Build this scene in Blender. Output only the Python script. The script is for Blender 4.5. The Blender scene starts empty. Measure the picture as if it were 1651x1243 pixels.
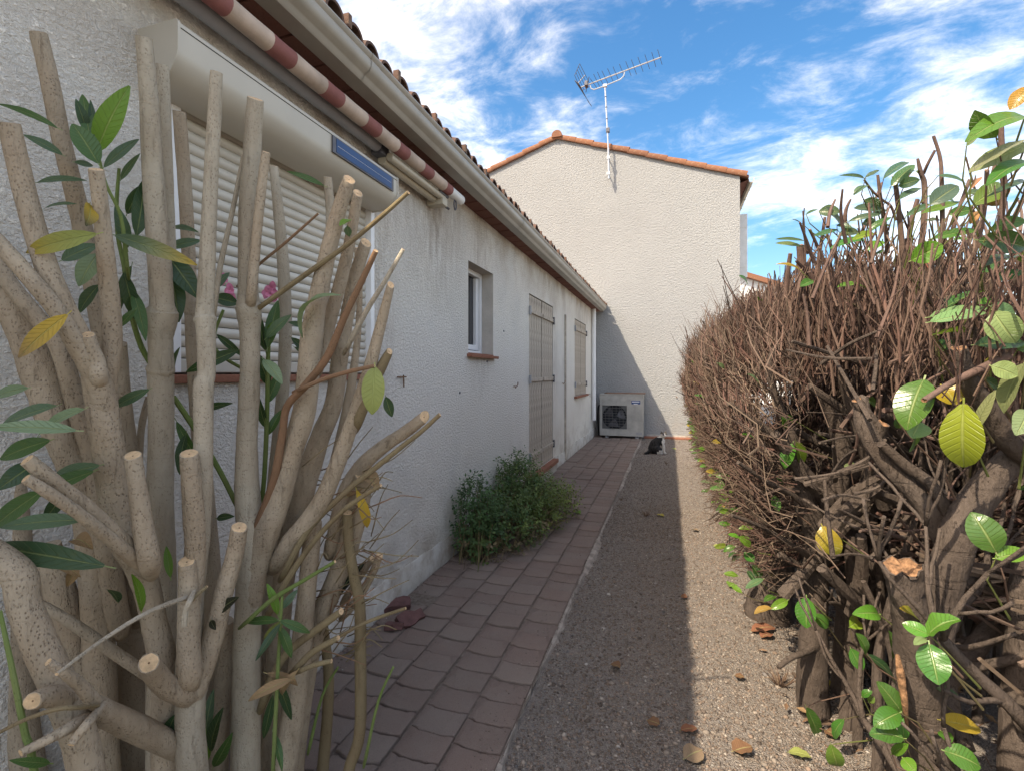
import bpy, bmesh, math, random
import numpy as np
from mathutils import Vector, Matrix
R = math.radians
rnd = random.Random(7)
nrng = np.random.default_rng(11)
scene = bpy.context.scene
col = scene.collection

# ------------------------------------------------------------------ camera
FPX, CX, HY, EYE = 800.0, 825.5, 602.0, 1.35
YAW = R(17.58)
CS, SN = math.cos(YAW), math.sin(YAW)
cam_d = bpy.data.cameras.new('camera'); cam = bpy.data.objects.new('camera', cam_d); col.objects.link(cam)
cam_d.sensor_width = 36.0; cam_d.lens = 36.0*FPX/1651.0
cam_d.shift_y = -(621.5-HY)/1651.0
cam_d.clip_start = 0.05; cam_d.clip_end = 2000
cam.location = (0, 0, EYE); cam.rotation_euler = (R(90), 0, YAW)
scene.camera = cam

# ------------------------------------------------------------------ sky, sun, exposure
TO_SUN = Vector((-0.115, -0.170, 0.235)).normalized()
SUN_EL = math.asin(TO_SUN.z); SUN_ROT = math.atan2(TO_SUN.x, TO_SUN.y)
world = bpy.data.worlds.new('World'); scene.world = world; world.use_nodes = True
def build_world():
    nt = world.node_tree; N = nt.nodes; L = nt.links; N.clear()
    out = N.new('ShaderNodeOutputWorld'); bg = N.new('ShaderNodeBackground'); L.new(bg.outputs[0], out.inputs[0])
    sky = N.new('ShaderNodeTexSky'); sky.sky_type = 'NISHITA'; sky.sun_disc = False
    sky.sun_elevation = SUN_EL; sky.sun_rotation = SUN_ROT
    sky.air_density = 1.0; sky.dust_density = 2.4; sky.ozone_density = 3.0; sky.altitude = 50
    bg.inputs['Strength'].default_value = 0.15
    tc = N.new('ShaderNodeTexCoord'); sep = N.new('ShaderNodeSeparateXYZ'); L.new(tc.outputs['Generated'], sep.inputs[0])
    def M(op, a, b=None, c=None):
        n = N.new('ShaderNodeMath'); n.operation = op
        for i, v in enumerate((a, b, c)):
            if v is None: continue
            if isinstance(v, (int, float)): n.inputs[i].default_value = v
            else: L.new(v, n.inputs[i])
        return n.outputs[0]
    zz = M('ADD', M('MAXIMUM', sep.outputs[2], 0.0), 0.16)
    cx = M('DIVIDE', sep.outputs[0], zz); cy = M('DIVIDE', sep.outputs[1], zz)
    cmb = N.new('ShaderNodeCombineXYZ'); L.new(cx, cmb.inputs[0]); L.new(cy, cmb.inputs[1])
    mp = N.new('ShaderNodeMapping'); L.new(cmb.outputs[0], mp.inputs[0])
    mp.inputs['Rotation'].default_value = (0, 0, R(28)); mp.inputs['Scale'].default_value = (1.1, 1.5, 1); mp.inputs['Location'].default_value = (3.1, 1.7, 0)
    n1 = N.new('ShaderNodeTexNoise'); n1.inputs['Scale'].default_value = 3.6; n1.inputs['Detail'].default_value = 12; n1.inputs['Roughness'].default_value = 0.66; n1.inputs['Distortion'].default_value = 0.35
    L.new(mp.outputs[0], n1.inputs['Vector'])
    n2 = N.new('ShaderNodeTexNoise'); n2.inputs['Scale'].default_value = 0.8; n2.inputs['Detail'].default_value = 3
    L.new(mp.outputs[0], n2.inputs['Vector'])
    # cloud banks: a cumulus field high ahead, a broad soft bank low on the right
    def bank(px, py, sharp, amt):
        d = ray(px, py).normalized()
        vm = N.new('ShaderNodeVectorMath'); vm.operation = 'DOT_PRODUCT'; L.new(tc.outputs['Generated'], vm.inputs[0]); vm.inputs[1].default_value = d
        return M('MULTIPLY', M('POWER', M('MAXIMUM', vm.outputs['Value'], 0.0), sharp), amt)
    b = M('ADD', bank(720, -20, 90, 0.03), bank(2300, 150, 9, 0.08))        # right bank extended unseen past the frame, added to lighten the shaded wall
    b = M('ADD', b, bank(1290, 275, 200, 0.07))
    b = M('ADD', b, bank(700, 235, 260, 0.04))
    b = M('ADD', b, bank(1090, 140, 60, -0.16))
    b = M('ADD', b, bank(1380, 100, 200, -0.10))
    b = M('ADD', b, bank(830, 170, 300, -0.06))
    b = M('ADD', b, bank(1270, 420, 420, -0.26))
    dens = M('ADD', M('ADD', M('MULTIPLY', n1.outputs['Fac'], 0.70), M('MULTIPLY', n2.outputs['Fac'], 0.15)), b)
    mr = N.new('ShaderNodeMapRange'); mr.interpolation_type = 'SMOOTHSTEP'; L.new(dens, mr.inputs[0])
    mr.inputs[1].default_value = 0.31; mr.inputs[2].default_value = 0.80; mr.inputs[3].default_value = 0.0; mr.inputs[4].default_value = 0.93
    hs = N.new('ShaderNodeHueSaturation'); L.new(sky.outputs[0], hs.inputs['Color']); hs.inputs['Saturation'].default_value = 1.36; hs.inputs['Value'].default_value = 0.63
    mx = N.new('ShaderNodeMix'); mx.data_type = 'RGBA'; L.new(mr.outputs[0], mx.inputs[0]); L.new(hs.outputs[0], mx.inputs[6]); mx.inputs[7].default_value = (6.2, 6.1, 6.1, 1)
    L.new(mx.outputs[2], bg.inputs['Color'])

def ray(px, py):
    u = (px-CX)/FPX; v = (HY-py)/FPX
    return Vector((u*CS-SN, CS+u*SN, v))
build_world()
sun_d = bpy.data.lights.new('sun', 'SUN'); sun = bpy.data.objects.new('sun', sun_d); col.objects.link(sun)
sun_d.energy = 2.0; sun_d.angle = R(0.55); sun_d.color = (1.0, 0.95, 0.88)
sun.rotation_euler = (-TO_SUN).to_track_quat('-Z', 'Y').to_euler(); sun.location = (-6, -9, 14)
scene.view_settings.view_transform = 'Standard'; scene.view_settings.look = 'None'
scene.view_settings.gamma = 1.0; scene.view_settings.use_curve_mapping = False
scene.view_settings.exposure = 1.78
scene.view_settings.use_white_balance = True; scene.view_settings.white_balance_temperature = 8000; scene.view_settings.white_balance_tint = 10
scene.cycles.max_bounces = 8

# ------------------------------------------------------------------ pixel -> place
def at(px, py, zc): return ray(px, py)*zc + Vector((0, 0, EYE))
def onX(px, py, X): d = ray(px, py); return d*(X/d.x) + Vector((0, 0, EYE))
def onY(px, py, Y): d = ray(px, py); return d*(Y/d.y) + Vector((0, 0, EYE))
def onZ(px, py, Z=0.0): d = ray(px, py); return d*((Z-EYE)/d.z) + Vector((0, 0, EYE))

# ------------------------------------------------------------------ materials
MATS = {}
class NT:
    def __init__(s, name):
        m = bpy.data.materials.new(name); m.use_nodes = True; s.m = m; nt = m.node_tree
        s.N = nt.nodes; s.L = nt.links; s.p = s.N['Principled BSDF']; s.out = s.N['Material Output']
        s.tc = s.N.new('ShaderNodeTexCoord'); s.obj = s.tc.outputs['Object']
    def mapping(s, vec, scale=(1,1,1), loc=(0,0,0), rot=(0,0,0)):
        n = s.N.new('ShaderNodeMapping'); s.L.new(vec, n.inputs[0]); n.inputs['Scale'].default_value = scale
        n.inputs['Location'].default_value = loc; n.inputs['Rotation'].default_value = rot; return n.outputs[0]
    def noise(s, scale, detail=4, rough=0.55, vec=None, dist=0.0):
        n = s.N.new('ShaderNodeTexNoise'); s.L.new(vec or s.obj, n.inputs['Vector'])
        n.inputs['Scale'].default_value = scale; n.inputs['Detail'].default_value = detail
        n.inputs['Roughness'].default_value = rough; n.inputs['Distortion'].default_value = dist
        return n.outputs['Fac']
    def voro(s, scale, vec=None, feature='F1', out='Distance', rand=1.0):
        n = s.N.new('ShaderNodeTexVoronoi'); n.feature = feature; s.L.new(vec or s.obj, n.inputs['Vector'])
        n.inputs['Scale'].default_value = scale; n.inputs['Randomness'].default_value = rand; return n.outputs[out]
    def ramp(s, fac, stops):
        n = s.N.new('ShaderNodeValToRGB'); s.L.new(fac, n.inputs[0]); cr = n.color_ramp
        while len(cr.elements) < len(stops): cr.elements.new(0.5)
        for e, (pos, c) in zip(cr.elements, stops): e.position = pos; e.color = (*c, 1) if len(c) == 3 else c
        return n.outputs[0]
    def rng(s, fac, a, b, c=0.0, d=1.0):
        n = s.N.new('ShaderNodeMapRange'); s.L.new(fac, n.inputs[0])
        for i, v in enumerate((a, b, c, d)): n.inputs[i+1].default_value = v
        return n.outputs[0]
    def math(s, op, a, b=None):
        n = s.N.new('ShaderNodeMath'); n.operation = op
        for i, v in enumerate((a, b)):
            if v is None: continue
            if isinstance(v, (int, float)): n.inputs[i].default_value = v
            else: s.L.new(v, n.inputs[i])
        return n.outputs[0]
    def mix(s, fac, a, b, mode='MIX'):
        n = s.N.new('ShaderNodeMix'); n.data_type = 'RGBA'; n.blend_type = mode
        for i, v in ((0, fac), (6, a), (7, b)):
            if isinstance(v, (int, float)): n.inputs[i].default_value = v
            elif isinstance(v, tuple): n.inputs[i].default_value = (*v, 1) if len(v) == 3 else v
            else: s.L.new(v, n.inputs[i])
        return n.outputs[2]
    def bump(s, h, dist, strength=1.0, prev=None):
        n = s.N.new('ShaderNodeBump'); s.L.new(h, n.inputs['Height']); n.inputs['Distance'].default_value = dist; n.inputs['Strength'].default_value = strength
        if prev: s.L.new(prev, n.inputs['Normal'])
        return n.outputs[0]
    def fin(s, color=None, rough=0.8, normal=None, spec=None, metal=None):
        if color is not None:
            if isinstance(color, tuple): s.p.inputs['Base Color'].default_value = (*color, 1)
            else: s.L.new(color, s.p.inputs['Base Color'])
        if isinstance(rough, (int, float)): s.p.inputs['Roughness'].default_value = rough
        else: s.L.new(rough, s.p.inputs['Roughness'])
        if normal: s.L.new(normal, s.p.inputs['Normal'])
        if spec is not None: s.p.inputs['Specular IOR Level'].default_value = spec
        if metal is not None: s.p.inputs['Metallic'].default_value = metal
        MATS[s.m.name] = s.m
        return s.m
    def attr(s, name='col'):
        n = s.N.new('ShaderNodeAttribute'); n.attribute_name = name; return n.outputs['Color']
    def objrand(s):
        return s.N.new('ShaderNodeObjectInfo').outputs['Random']

def plain(name, c, rough=0.6, var=0.12, scale=8, bump=0.0, bscale=60, spec=0.4, metal=None):
    t = NT(name); n = t.noise(scale, 5, 0.6)
    dk = tuple(x*(1-var*1.6) for x in c); lt = tuple(min(1, x*(1+var)) for x in c)
    cc = t.ramp(n, [(0.28, dk), (0.72, lt)])
    nm = t.bump(t.noise(bscale, 4), bump) if bump else None
    return t.fin(cc, rough, nm, spec, metal)

# --- render of the long wall: fine worm relief, rust-brown runs under the eave, dirt over the plinth
def mat_wall():
    t = NT('wall_render'); sx = t.N.new('ShaderNodeSeparateXYZ'); t.L.new(t.obj, sx.inputs[0]); Z = sx.outputs[2]
    base = t.ramp(t.noise(1.3, 6, 0.6), [(0.3, (0.90, 0.85, 0.765)), (0.7, (0.95, 0.905, 0.83))])
    spots = t.rng(t.voro(9.0), 0.02, 0.055, 1.0, 0.0)
    spots = t.math('MULTIPLY', spots, t.rng(t.noise(2.3, 2), 0.5, 0.62))
    patch = t.rng(t.noise(0.9, 3, 0.5, t.mapping(t.obj, loc=(5, 2, 3))), 0.52, 0.60, 0.0, 0.30)
    base = t.mix(patch, base, (0.70, 0.68, 0.645))
    c = t.mix(t.math('MULTIPLY', spots, 0.6), base, (0.26, 0.22, 0.18))
    run = t.noise(1.0, 7, 0.72, t.mapping(t.obj, (1, 3.2, 1.9)))
    hi = t.rng(Z, 2.15, 2.7)
    st = t.math('MULTIPLY', t.rng(run, 0.42, 0.75), hi)
    c = t.mix(t.math('MINIMUM', t.math('MULTIPLY', st, 1.2), 0.75), c, (0.44, 0.315, 0.20))
    Y_ = sx.outputs[1]
    def drip(y0, wy, z0, z1, amt):
        g = t.rng(t.math('ABSOLUTE', t.math('SUBTRACT', Y_, y0-4.0)), wy, 0.0); f = t.math('MULTIPLY', t.rng(Z, z0, z1), g)
        return t.math('MULTIPLY', t.math('MULTIPLY', f, t.rng(t.noise(3.0, 6, 0.7, t.mapping(t.obj, (1, 7.0, 1.2))), 0.38, 0.66)), amt)
    for q in ((3.05, 0.55, 1.7, 2.4, 0.9), (3.9, 0.36, 1.05, 1.5, 0.55), (2.35, 0.25, 0.8, 1.32, 0.5), (8.8, 0.6, 0.4, 0.95, 0.6), (7.4, 0.25, 0.2, 2.2, 0.5), (6.7, 0.3, 0.1, 1.2, 0.5)):
        c = t.mix(drip(*q), c, (0.36, 0.27, 0.19))
    grime = t.math('MULTIPLY', t.rng(Z, 0.75, 0.16), t.rng(t.noise(3.1, 7, 0.7), 0.46, 0.72))
    c = t.mix(t.math('MULTIPLY', grime, 0.75), c, (0.33, 0.24, 0.16))
    g1 = t.noise(48, 4, 0.68, t.mapping(t.obj, (1, 1.0, 1.4)), 0.1); g2 = t.noise(230, 2)
    h = t.math('ADD', t.rng(g1, 0.38, 0.62), t.math('MULTIPLY', g2, 0.3))
    c = t.mix(t.rng(g1, 0.36, 0.44, 0.25, 0.0), c, (0.46, 0.42, 0.37))
    return t.fin(c, 0.92, t.bump(h, 0.008, 1.0), 0.25)
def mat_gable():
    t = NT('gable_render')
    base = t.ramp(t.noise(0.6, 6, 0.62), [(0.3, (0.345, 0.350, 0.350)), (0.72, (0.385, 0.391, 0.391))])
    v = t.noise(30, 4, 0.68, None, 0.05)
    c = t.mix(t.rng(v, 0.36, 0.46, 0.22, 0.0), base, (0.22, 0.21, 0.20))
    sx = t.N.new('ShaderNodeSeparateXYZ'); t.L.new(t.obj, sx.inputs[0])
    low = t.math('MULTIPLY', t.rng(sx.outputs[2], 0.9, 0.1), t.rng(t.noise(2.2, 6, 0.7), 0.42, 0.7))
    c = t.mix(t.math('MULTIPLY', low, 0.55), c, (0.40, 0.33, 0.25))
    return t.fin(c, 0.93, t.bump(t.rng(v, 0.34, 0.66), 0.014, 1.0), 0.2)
mat_wall(); mat_gable()
t = NT('plinth_render'); t.fin(t.mix(t.rng(t.noise(4.5, 7, 0.72), 0.44, 0.66, 0.0, 0.8), t.ramp(t.noise(2.0, 4), [(0.3, (0.46, 0.43, 0.385)), (0.7, (0.60, 0.57, 0.52))]), (0.27, 0.205, 0.15)), 0.92, t.bump(t.noise(45, 4), 0.004), 0.2)
plain('reveal_render', (0.50, 0.46, 0.41), 0.9, 0.12, 6, 0.002, 80, 0.2)
plain('cream_aluminium', (0.52, 0.485, 0.41), 0.38, 0.05, 3, 0, 60, 0.5)
plain('cream_slat', (0.60, 0.56, 0.485), 0.42, 0.06, 5, 0, 60, 0.45)
plain('white_plastic', (0.80, 0.80, 0.80), 0.3, 0.04, 4)
plain('white_metal', (0.74, 0.74, 0.72), 0.4, 0.08, 7)
plain('gutter_plastic', (0.37, 0.345, 0.295), 0.42, 0.10, 4, 0, 60, 0.5)
plain('zinc_grey', (0.33, 0.33, 0.34), 0.5, 0.12, 5)
plain('galvanised', (0.55, 0.56, 0.57), 0.35, 0.15, 20, 0, 60, 0.5, 0.75)
plain('dark_metal', (0.10, 0.10, 0.115), 0.45, 0.2, 20, 0, 60, 0.5, 0.3)
plain('black_rubber', (0.02, 0.02, 0.022), 0.8, 0.1)
plain('shroud_grey', (0.13, 0.13, 0.13), 0.6, 0.15)
plain('fan_black', (0.018, 0.02, 0.028), 0.5, 0.2)
plain('ac_casing', (0.42, 0.405, 0.37), 0.5, 0.16, 6)
plain('badge_blue', (0.025, 0.06, 0.20), 0.35, 0.05)
plain('badge_white', (0.8, 0.82, 0.85), 0.4, 0.02)
plain('rust', (0.22, 0.12, 0.065), 0.85, 0.3, 30, 0.001)
plain('shutter_paint', (0.47, 0.405, 0.335), 0.8, 0.22, 14, 0.002, 40, 0.2)
plain('shadow_gap', (0.03, 0.028, 0.027), 0.9, 0.05)
plain('concrete', (0.22, 0.20, 0.175), 0.95, 0.25, 9, 0.006, 70, 0.15)
plain('edging_cement', (0.36, 0.31, 0.265), 0.95, 0.3, 14, 0.008, 60, 0.15)
plain('flower_pink', (0.78, 0.26, 0.42), 0.6, 0.12, 30)
plain('awning_red', (0.30, 0.125, 0.115), 0.85, 0.14, 12, 0.0008, 150, 0.2)
plain('awning_cream', (0.56, 0.45, 0.37), 0.85, 0.20, 7, 0.0008, 150, 0.2)
plain('awning_arm', (0.50, 0.45, 0.35), 0.45, 0.1, 9)
plain('cut_wood', (0.66, 0.45, 0.26), 0.8, 0.22, 70, 0.002, 220)
plain('pith', (0.20, 0.11, 0.055), 0.9, 0.2)
plain('cut_laurel', (0.29, 0.155, 0.08), 0.85, 0.5, 90, 0.004, 150)
plain('fence_wire', (0.08, 0.085, 0.085), 0.5, 0.2)
plain('wood_board', (0.25, 0.15, 0.10), 0.8, 0.25, 14)
def mat_solar():
    t = NT('solar_cell'); w = t.noise(2, 3)
    return t.fin(t.ramp(w, [(0.3, (0.008, 0.05, 0.15)), (0.7, (0.014, 0.085, 0.24))]), 0.3, None, 0.25)
mat_solar()
def mat_glass():
    t = NT('dark_glass'); return t.fin((0.012, 0.014, 0.018), 0.06, None, 0.7)
mat_glass()
def mat_terracotta(name, a, b, lichen=0.3):
    t = NT(name); r = t.objrand()
    c = t.mix(r, a, b)
    n = t.noise(26, 6, 0.7)
    c = t.mix(t.rng(n, 0.56, 0.75, 0.0, lichen), c, (0.09, 0.07, 0.055))
    n2 = t.noise(11, 5, 0.65)
    c = t.mix(t.rng(n2, 0.58, 0.8, 0.0, lichen), c, (0.45, 0.36, 0.25))
    return t.fin(c, 0.88, t.bump(t.noise(70, 4), 0.003), 0.2)
mat_terracotta('verge_terracotta', (0.285, 0.13, 0.075), (0.215, 0.10, 0.063), 0.6)
mat_terracotta('old_terracotta', (0.115, 0.075, 0.06), (0.165, 0.095, 0.07), 0.75)
mat_terracotta('sill_terracotta', (0.27, 0.115, 0.075), (0.30, 0.13, 0.085), 0.4)
mat_terracotta('soffit_brick', (0.19, 0.085, 0.065), (0.155, 0.07, 0.055), 0.25)
plain('mortar', (0.34, 0.27, 0.22), 0.95, 0.2, 20, 0.003)
def mat_paver():
    t = NT('paver_concrete'); r = t.objrand()
    c = t.ramp(r, [(0.0, (0.205, 0.152, 0.127)), (0.4, (0.228, 0.164, 0.136)), (0.75, (0.222, 0.172, 0.145)), (1.0, (0.25, 0.19, 0.158))])
    wn = t.N.new('ShaderNodeNewGeometry').outputs['Position']
    c = t.mix(t.rng(t.noise(3.2, 6, 0.7, wn), 0.45, 0.72, 0, 0.65), c, (0.24, 0.198, 0.167))
    c = t.mix(t.rng(t.noise(420, 2, 0.6, wn), 0.60, 0.72, 0, 0.6), c, (0.34, 0.29, 0.25))
    c = t.mix(t.rng(t.noise(300, 2, 0.6, t.mapping(wn, loc=(3, 5, 1))), 0.60, 0.74, 0, 0.6), c, (0.06, 0.045, 0.04))
    h = t.math('ADD', t.noise(330, 3, 0.6, wn), t.math('MULTIPLY', t.noise(28, 4, 0.6, wn), 1.2))
    return t.fin(c, 0.95, t.bump(h, 0.0035), 0.15)
mat_paver()
plain('broken_red', (0.15, 0.075, 0.068), 0.85, 0.2, 20, 0.003, 90, 0.2)
def mat_soil():
    t = NT('gravel_soil')
    c = t.ramp(t.noise(1.6, 7, 0.65), [(0.3, (0.225, 0.192, 0.166)), (0.7, (0.295, 0.26, 0.23))])
    v = t.voro(190, out='Color'); n = t.N.new('ShaderNodeSeparateColor'); t.L.new(v, n.inputs[0])
    c = t.mix(t.rng(n.outputs[0], 0.0, 1.0, 0.0, 0.85), t.mix(0.40, c, (0.11, 0.085, 0.072)), t.mix(0.35, c, (0.45, 0.41, 0.36)))
    h = t.math('ADD', t.math('MULTIPLY', t.voro(190), -1.0), t.math('MULTIPLY', t.noise(50, 4), 0.6))
    return t.fin(c, 0.95, t.bump(h, 0.008), 0.15)
mat_soil()
def mat_attr(name, rough, spec=0.3, trans=0.0, varscale=40, bumpd=0.0):
    t = NT(name); a = t.attr('col')
    c = t.mix(t.rng(t.noise(varscale, 4), 0.3, 0.7, 0.0, 0.35), a, t.mix(0.5, a, (0.03, 0.03, 0.02)))
    m = t.fin(c, rough, t.bump(t.noise(varscale*3, 3), bumpd) if bumpd else None, spec)
    if trans:
        tb = t.N.new('ShaderNodeBsdfTranslucent'); t.L.new(t.mix(0.5, c, (0.25, 0.42, 0.04)), tb.inputs['Color'])
        ms = t.N.new('ShaderNodeMixShader'); ms.inputs[0].default_value = trans
        t.L.new(t.p.outputs[0], ms.inputs[1]); t.L.new(tb.outputs[0], ms.inputs[2]); t.L.new(ms.outputs[0], t.out.inputs[0])
    return m
mat_attr('stone', 0.9, 0.2, 0, 60)
mat_attr('small_leaf', 0.55, 0.35, 0.22, 30)
mat_attr('twig_bark', 0.85, 0.2, 0, 120, 0.001)
def mat_leaf(name, rough, trans, gloss=0.4):
    # leaf blade: colours come from two attributes, veins and blotches from the blade's own coordinates
    t = NT(name); a = t.attr('col'); uvn = t.N.new('ShaderNodeAttribute'); uvn.attribute_name = 'blade'
    sp = t.N.new('ShaderNodeSeparateXYZ'); t.L.new(uvn.outputs['Vector'], sp.inputs[0])
    U, V = sp.outputs[0], sp.outputs[1]
    au = t.math('ABSOLUTE', U)
    mid = t.rng(au, 0.03, 0.10, 1.0, 0.0)
    wv = t.math('SINE', t.math('MULTIPLY', t.math('SUBTRACT', V, t.math('MULTIPLY', au, 0.16)), 62.0))
    vein = t.rng(wv, 0.80, 1.0, 0.0, 0.55)
    lit = t.mix(0.55, a, (0.50, 0.55, 0.22))
    c = t.mix(t.math('MULTIPLY', t.math('MAXIMUM', mid, t.math('MULTIPLY', vein, 0.30)), 0.6), a, lit)
    c = t.mix(t.rng(t.noise(55, 5, 0.65), 0.56, 0.75, 0, 0.45), c, t.mix(0.6, c, (0.16, 0.15, 0.03)))
    h = t.math('ADD', t.math('MULTIPLY', t.math('MAXIMUM', mid, vein), -1.0), t.math('MULTIPLY', t.noise(90, 3), 0.5))
    m = t.fin(c, rough, t.bump(h, 0.0015), gloss)
    tb = t.N.new('ShaderNodeBsdfTranslucent'); t.L.new(t.mix(0.4, c, (0.30, 0.48, 0.03)), tb.inputs['Color'])
    ms = t.N.new('ShaderNodeMixShader'); ms.inputs[0].default_value = trans
    t.L.new(t.p.outputs[0], ms.inputs[1]); t.L.new(tb.outputs[0], ms.inputs[2]); t.L.new(ms.outputs[0], t.out.inputs[0])
    return m
mat_leaf('oleander_leaf', 0.42, 0.22, 0.45)
mat_leaf('laurel_leaf', 0.28, 0.30, 0.5)
mat_leaf('dead_leaf', 0.8, 0.08, 0.2)
def mat_bark(name, pale, dark, tint, dot, bumpd, dots=True):
    t = NT(name)
    n = t.noise(14, 6, 0.65, t.mapping(t.obj, (1, 1, 0.35)))
    c = t.ramp(n, [(0.28, dark), (0.62, pale)])
    c = t.mix(t.rng(t.noise(5, 3), 0.42, 0.65, 0, 0.55), c, tint)
    if dots:
        v = t.voro(230, t.mapping(t.obj, (1, 1, 0.55))); c = t.mix(t.math('MULTIPLY', t.rng(v, 0.12, 0.32, 0.75, 0.0), t.rng(t.noise(22, 3), 0.40, 0.62)), c, dot)
    else:
        v = t.noise(120, 4, 0.7, t.mapping(t.obj, (1, 1, 0.4))); c = t.mix(t.rng(v, 0.56, 0.7, 0.0, 0.6), c, dot)
    ring = t.noise(7, 5, 0.65, t.mapping(t.obj, (0.5, 0.5, 9.0)), 0.3)
    c = t.mix(t.rng(ring, 0.60, 0.72, 0.0, 0.22), c, dark)
    crack = t.noise(60, 5, 0.75, t.mapping(t.obj, (1, 1, 0.12)))
    c = t.mix(t.rng(crack, 0.60, 0.70, 0.0, 0.5), c, dot)
    h = t.math('ADD', t.noise(75, 5, 0.7, t.mapping(t.obj, (1, 1, 0.45))), t.math('MULTIPLY', t.rng(v, 0.1, 0.4), 0.4))
    h = t.math('SUBTRACT', h, t.math('ADD', t.rng(crack, 0.58, 0.72, 0.0, 0.6), t.rng(ring, 0.58, 0.68, 0.0, 0.22)))
    return t.fin(c, 0.9, t.bump(h, bumpd), 0.15)
mat_bark('oleander_bark', (0.455, 0.372, 0.275), (0.285, 0.222, 0.155), (0.385, 0.287, 0.195), (0.15, 0.105, 0.07), 0.004)
mat_bark('oleander_young_bark', (0.49, 0.43, 0.335), (0.33, 0.275, 0.205), (0.43, 0.345, 0.25), (0.21, 0.16, 0.11), 0.003)
mat_bark('oleander_twig', (0.25, 0.20, 0.115), (0.16, 0.12, 0.07), (0.22, 0.155, 0.09), (0.10, 0.07, 0.04), 0.001)
mat_bark('red_twig', (0.26, 0.145, 0.085), (0.17, 0.10, 0.06), (0.24, 0.16, 0.10), (0.10, 0.06, 0.04), 0.001)
mat_bark('green_twig', (0.16, 0.22, 0.07), (0.10, 0.14, 0.04), (0.20, 0.22, 0.09), (0.08, 0.09, 0.03), 0.001)
mat_bark('laurel_bark', (0.125, 0.098, 0.082), (0.062, 0.048, 0.040), (0.095, 0.072, 0.058), (0.03, 0.023, 0.019), 0.009, False)
mat_bark('laurel_twig', (0.17, 0.108, 0.088), (0.10, 0.066, 0.055), (0.155, 0.112, 0.088), (0.055, 0.036, 0.032), 0.002, False)
def mat_fur(name, a, b):
    t = NT(name); n = t.noise(60, 5, 0.7, t.mapping(t.obj, (1, 1, 0.4)))
    return t.fin(t.ramp(n, [(0.35, a), (0.7, b)]), 0.85, t.bump(n, 0.006), 0.2)
mat_fur('black_fur', (0.008, 0.008, 0.009), (0.045, 0.043, 0.042))
mat_fur('white_fur', (0.50, 0.47, 0.43), (0.75, 0.72, 0.68))
mat_fur('tabby_fur', (0.05, 0.042, 0.036), (0.16, 0.14, 0.12))

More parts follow.
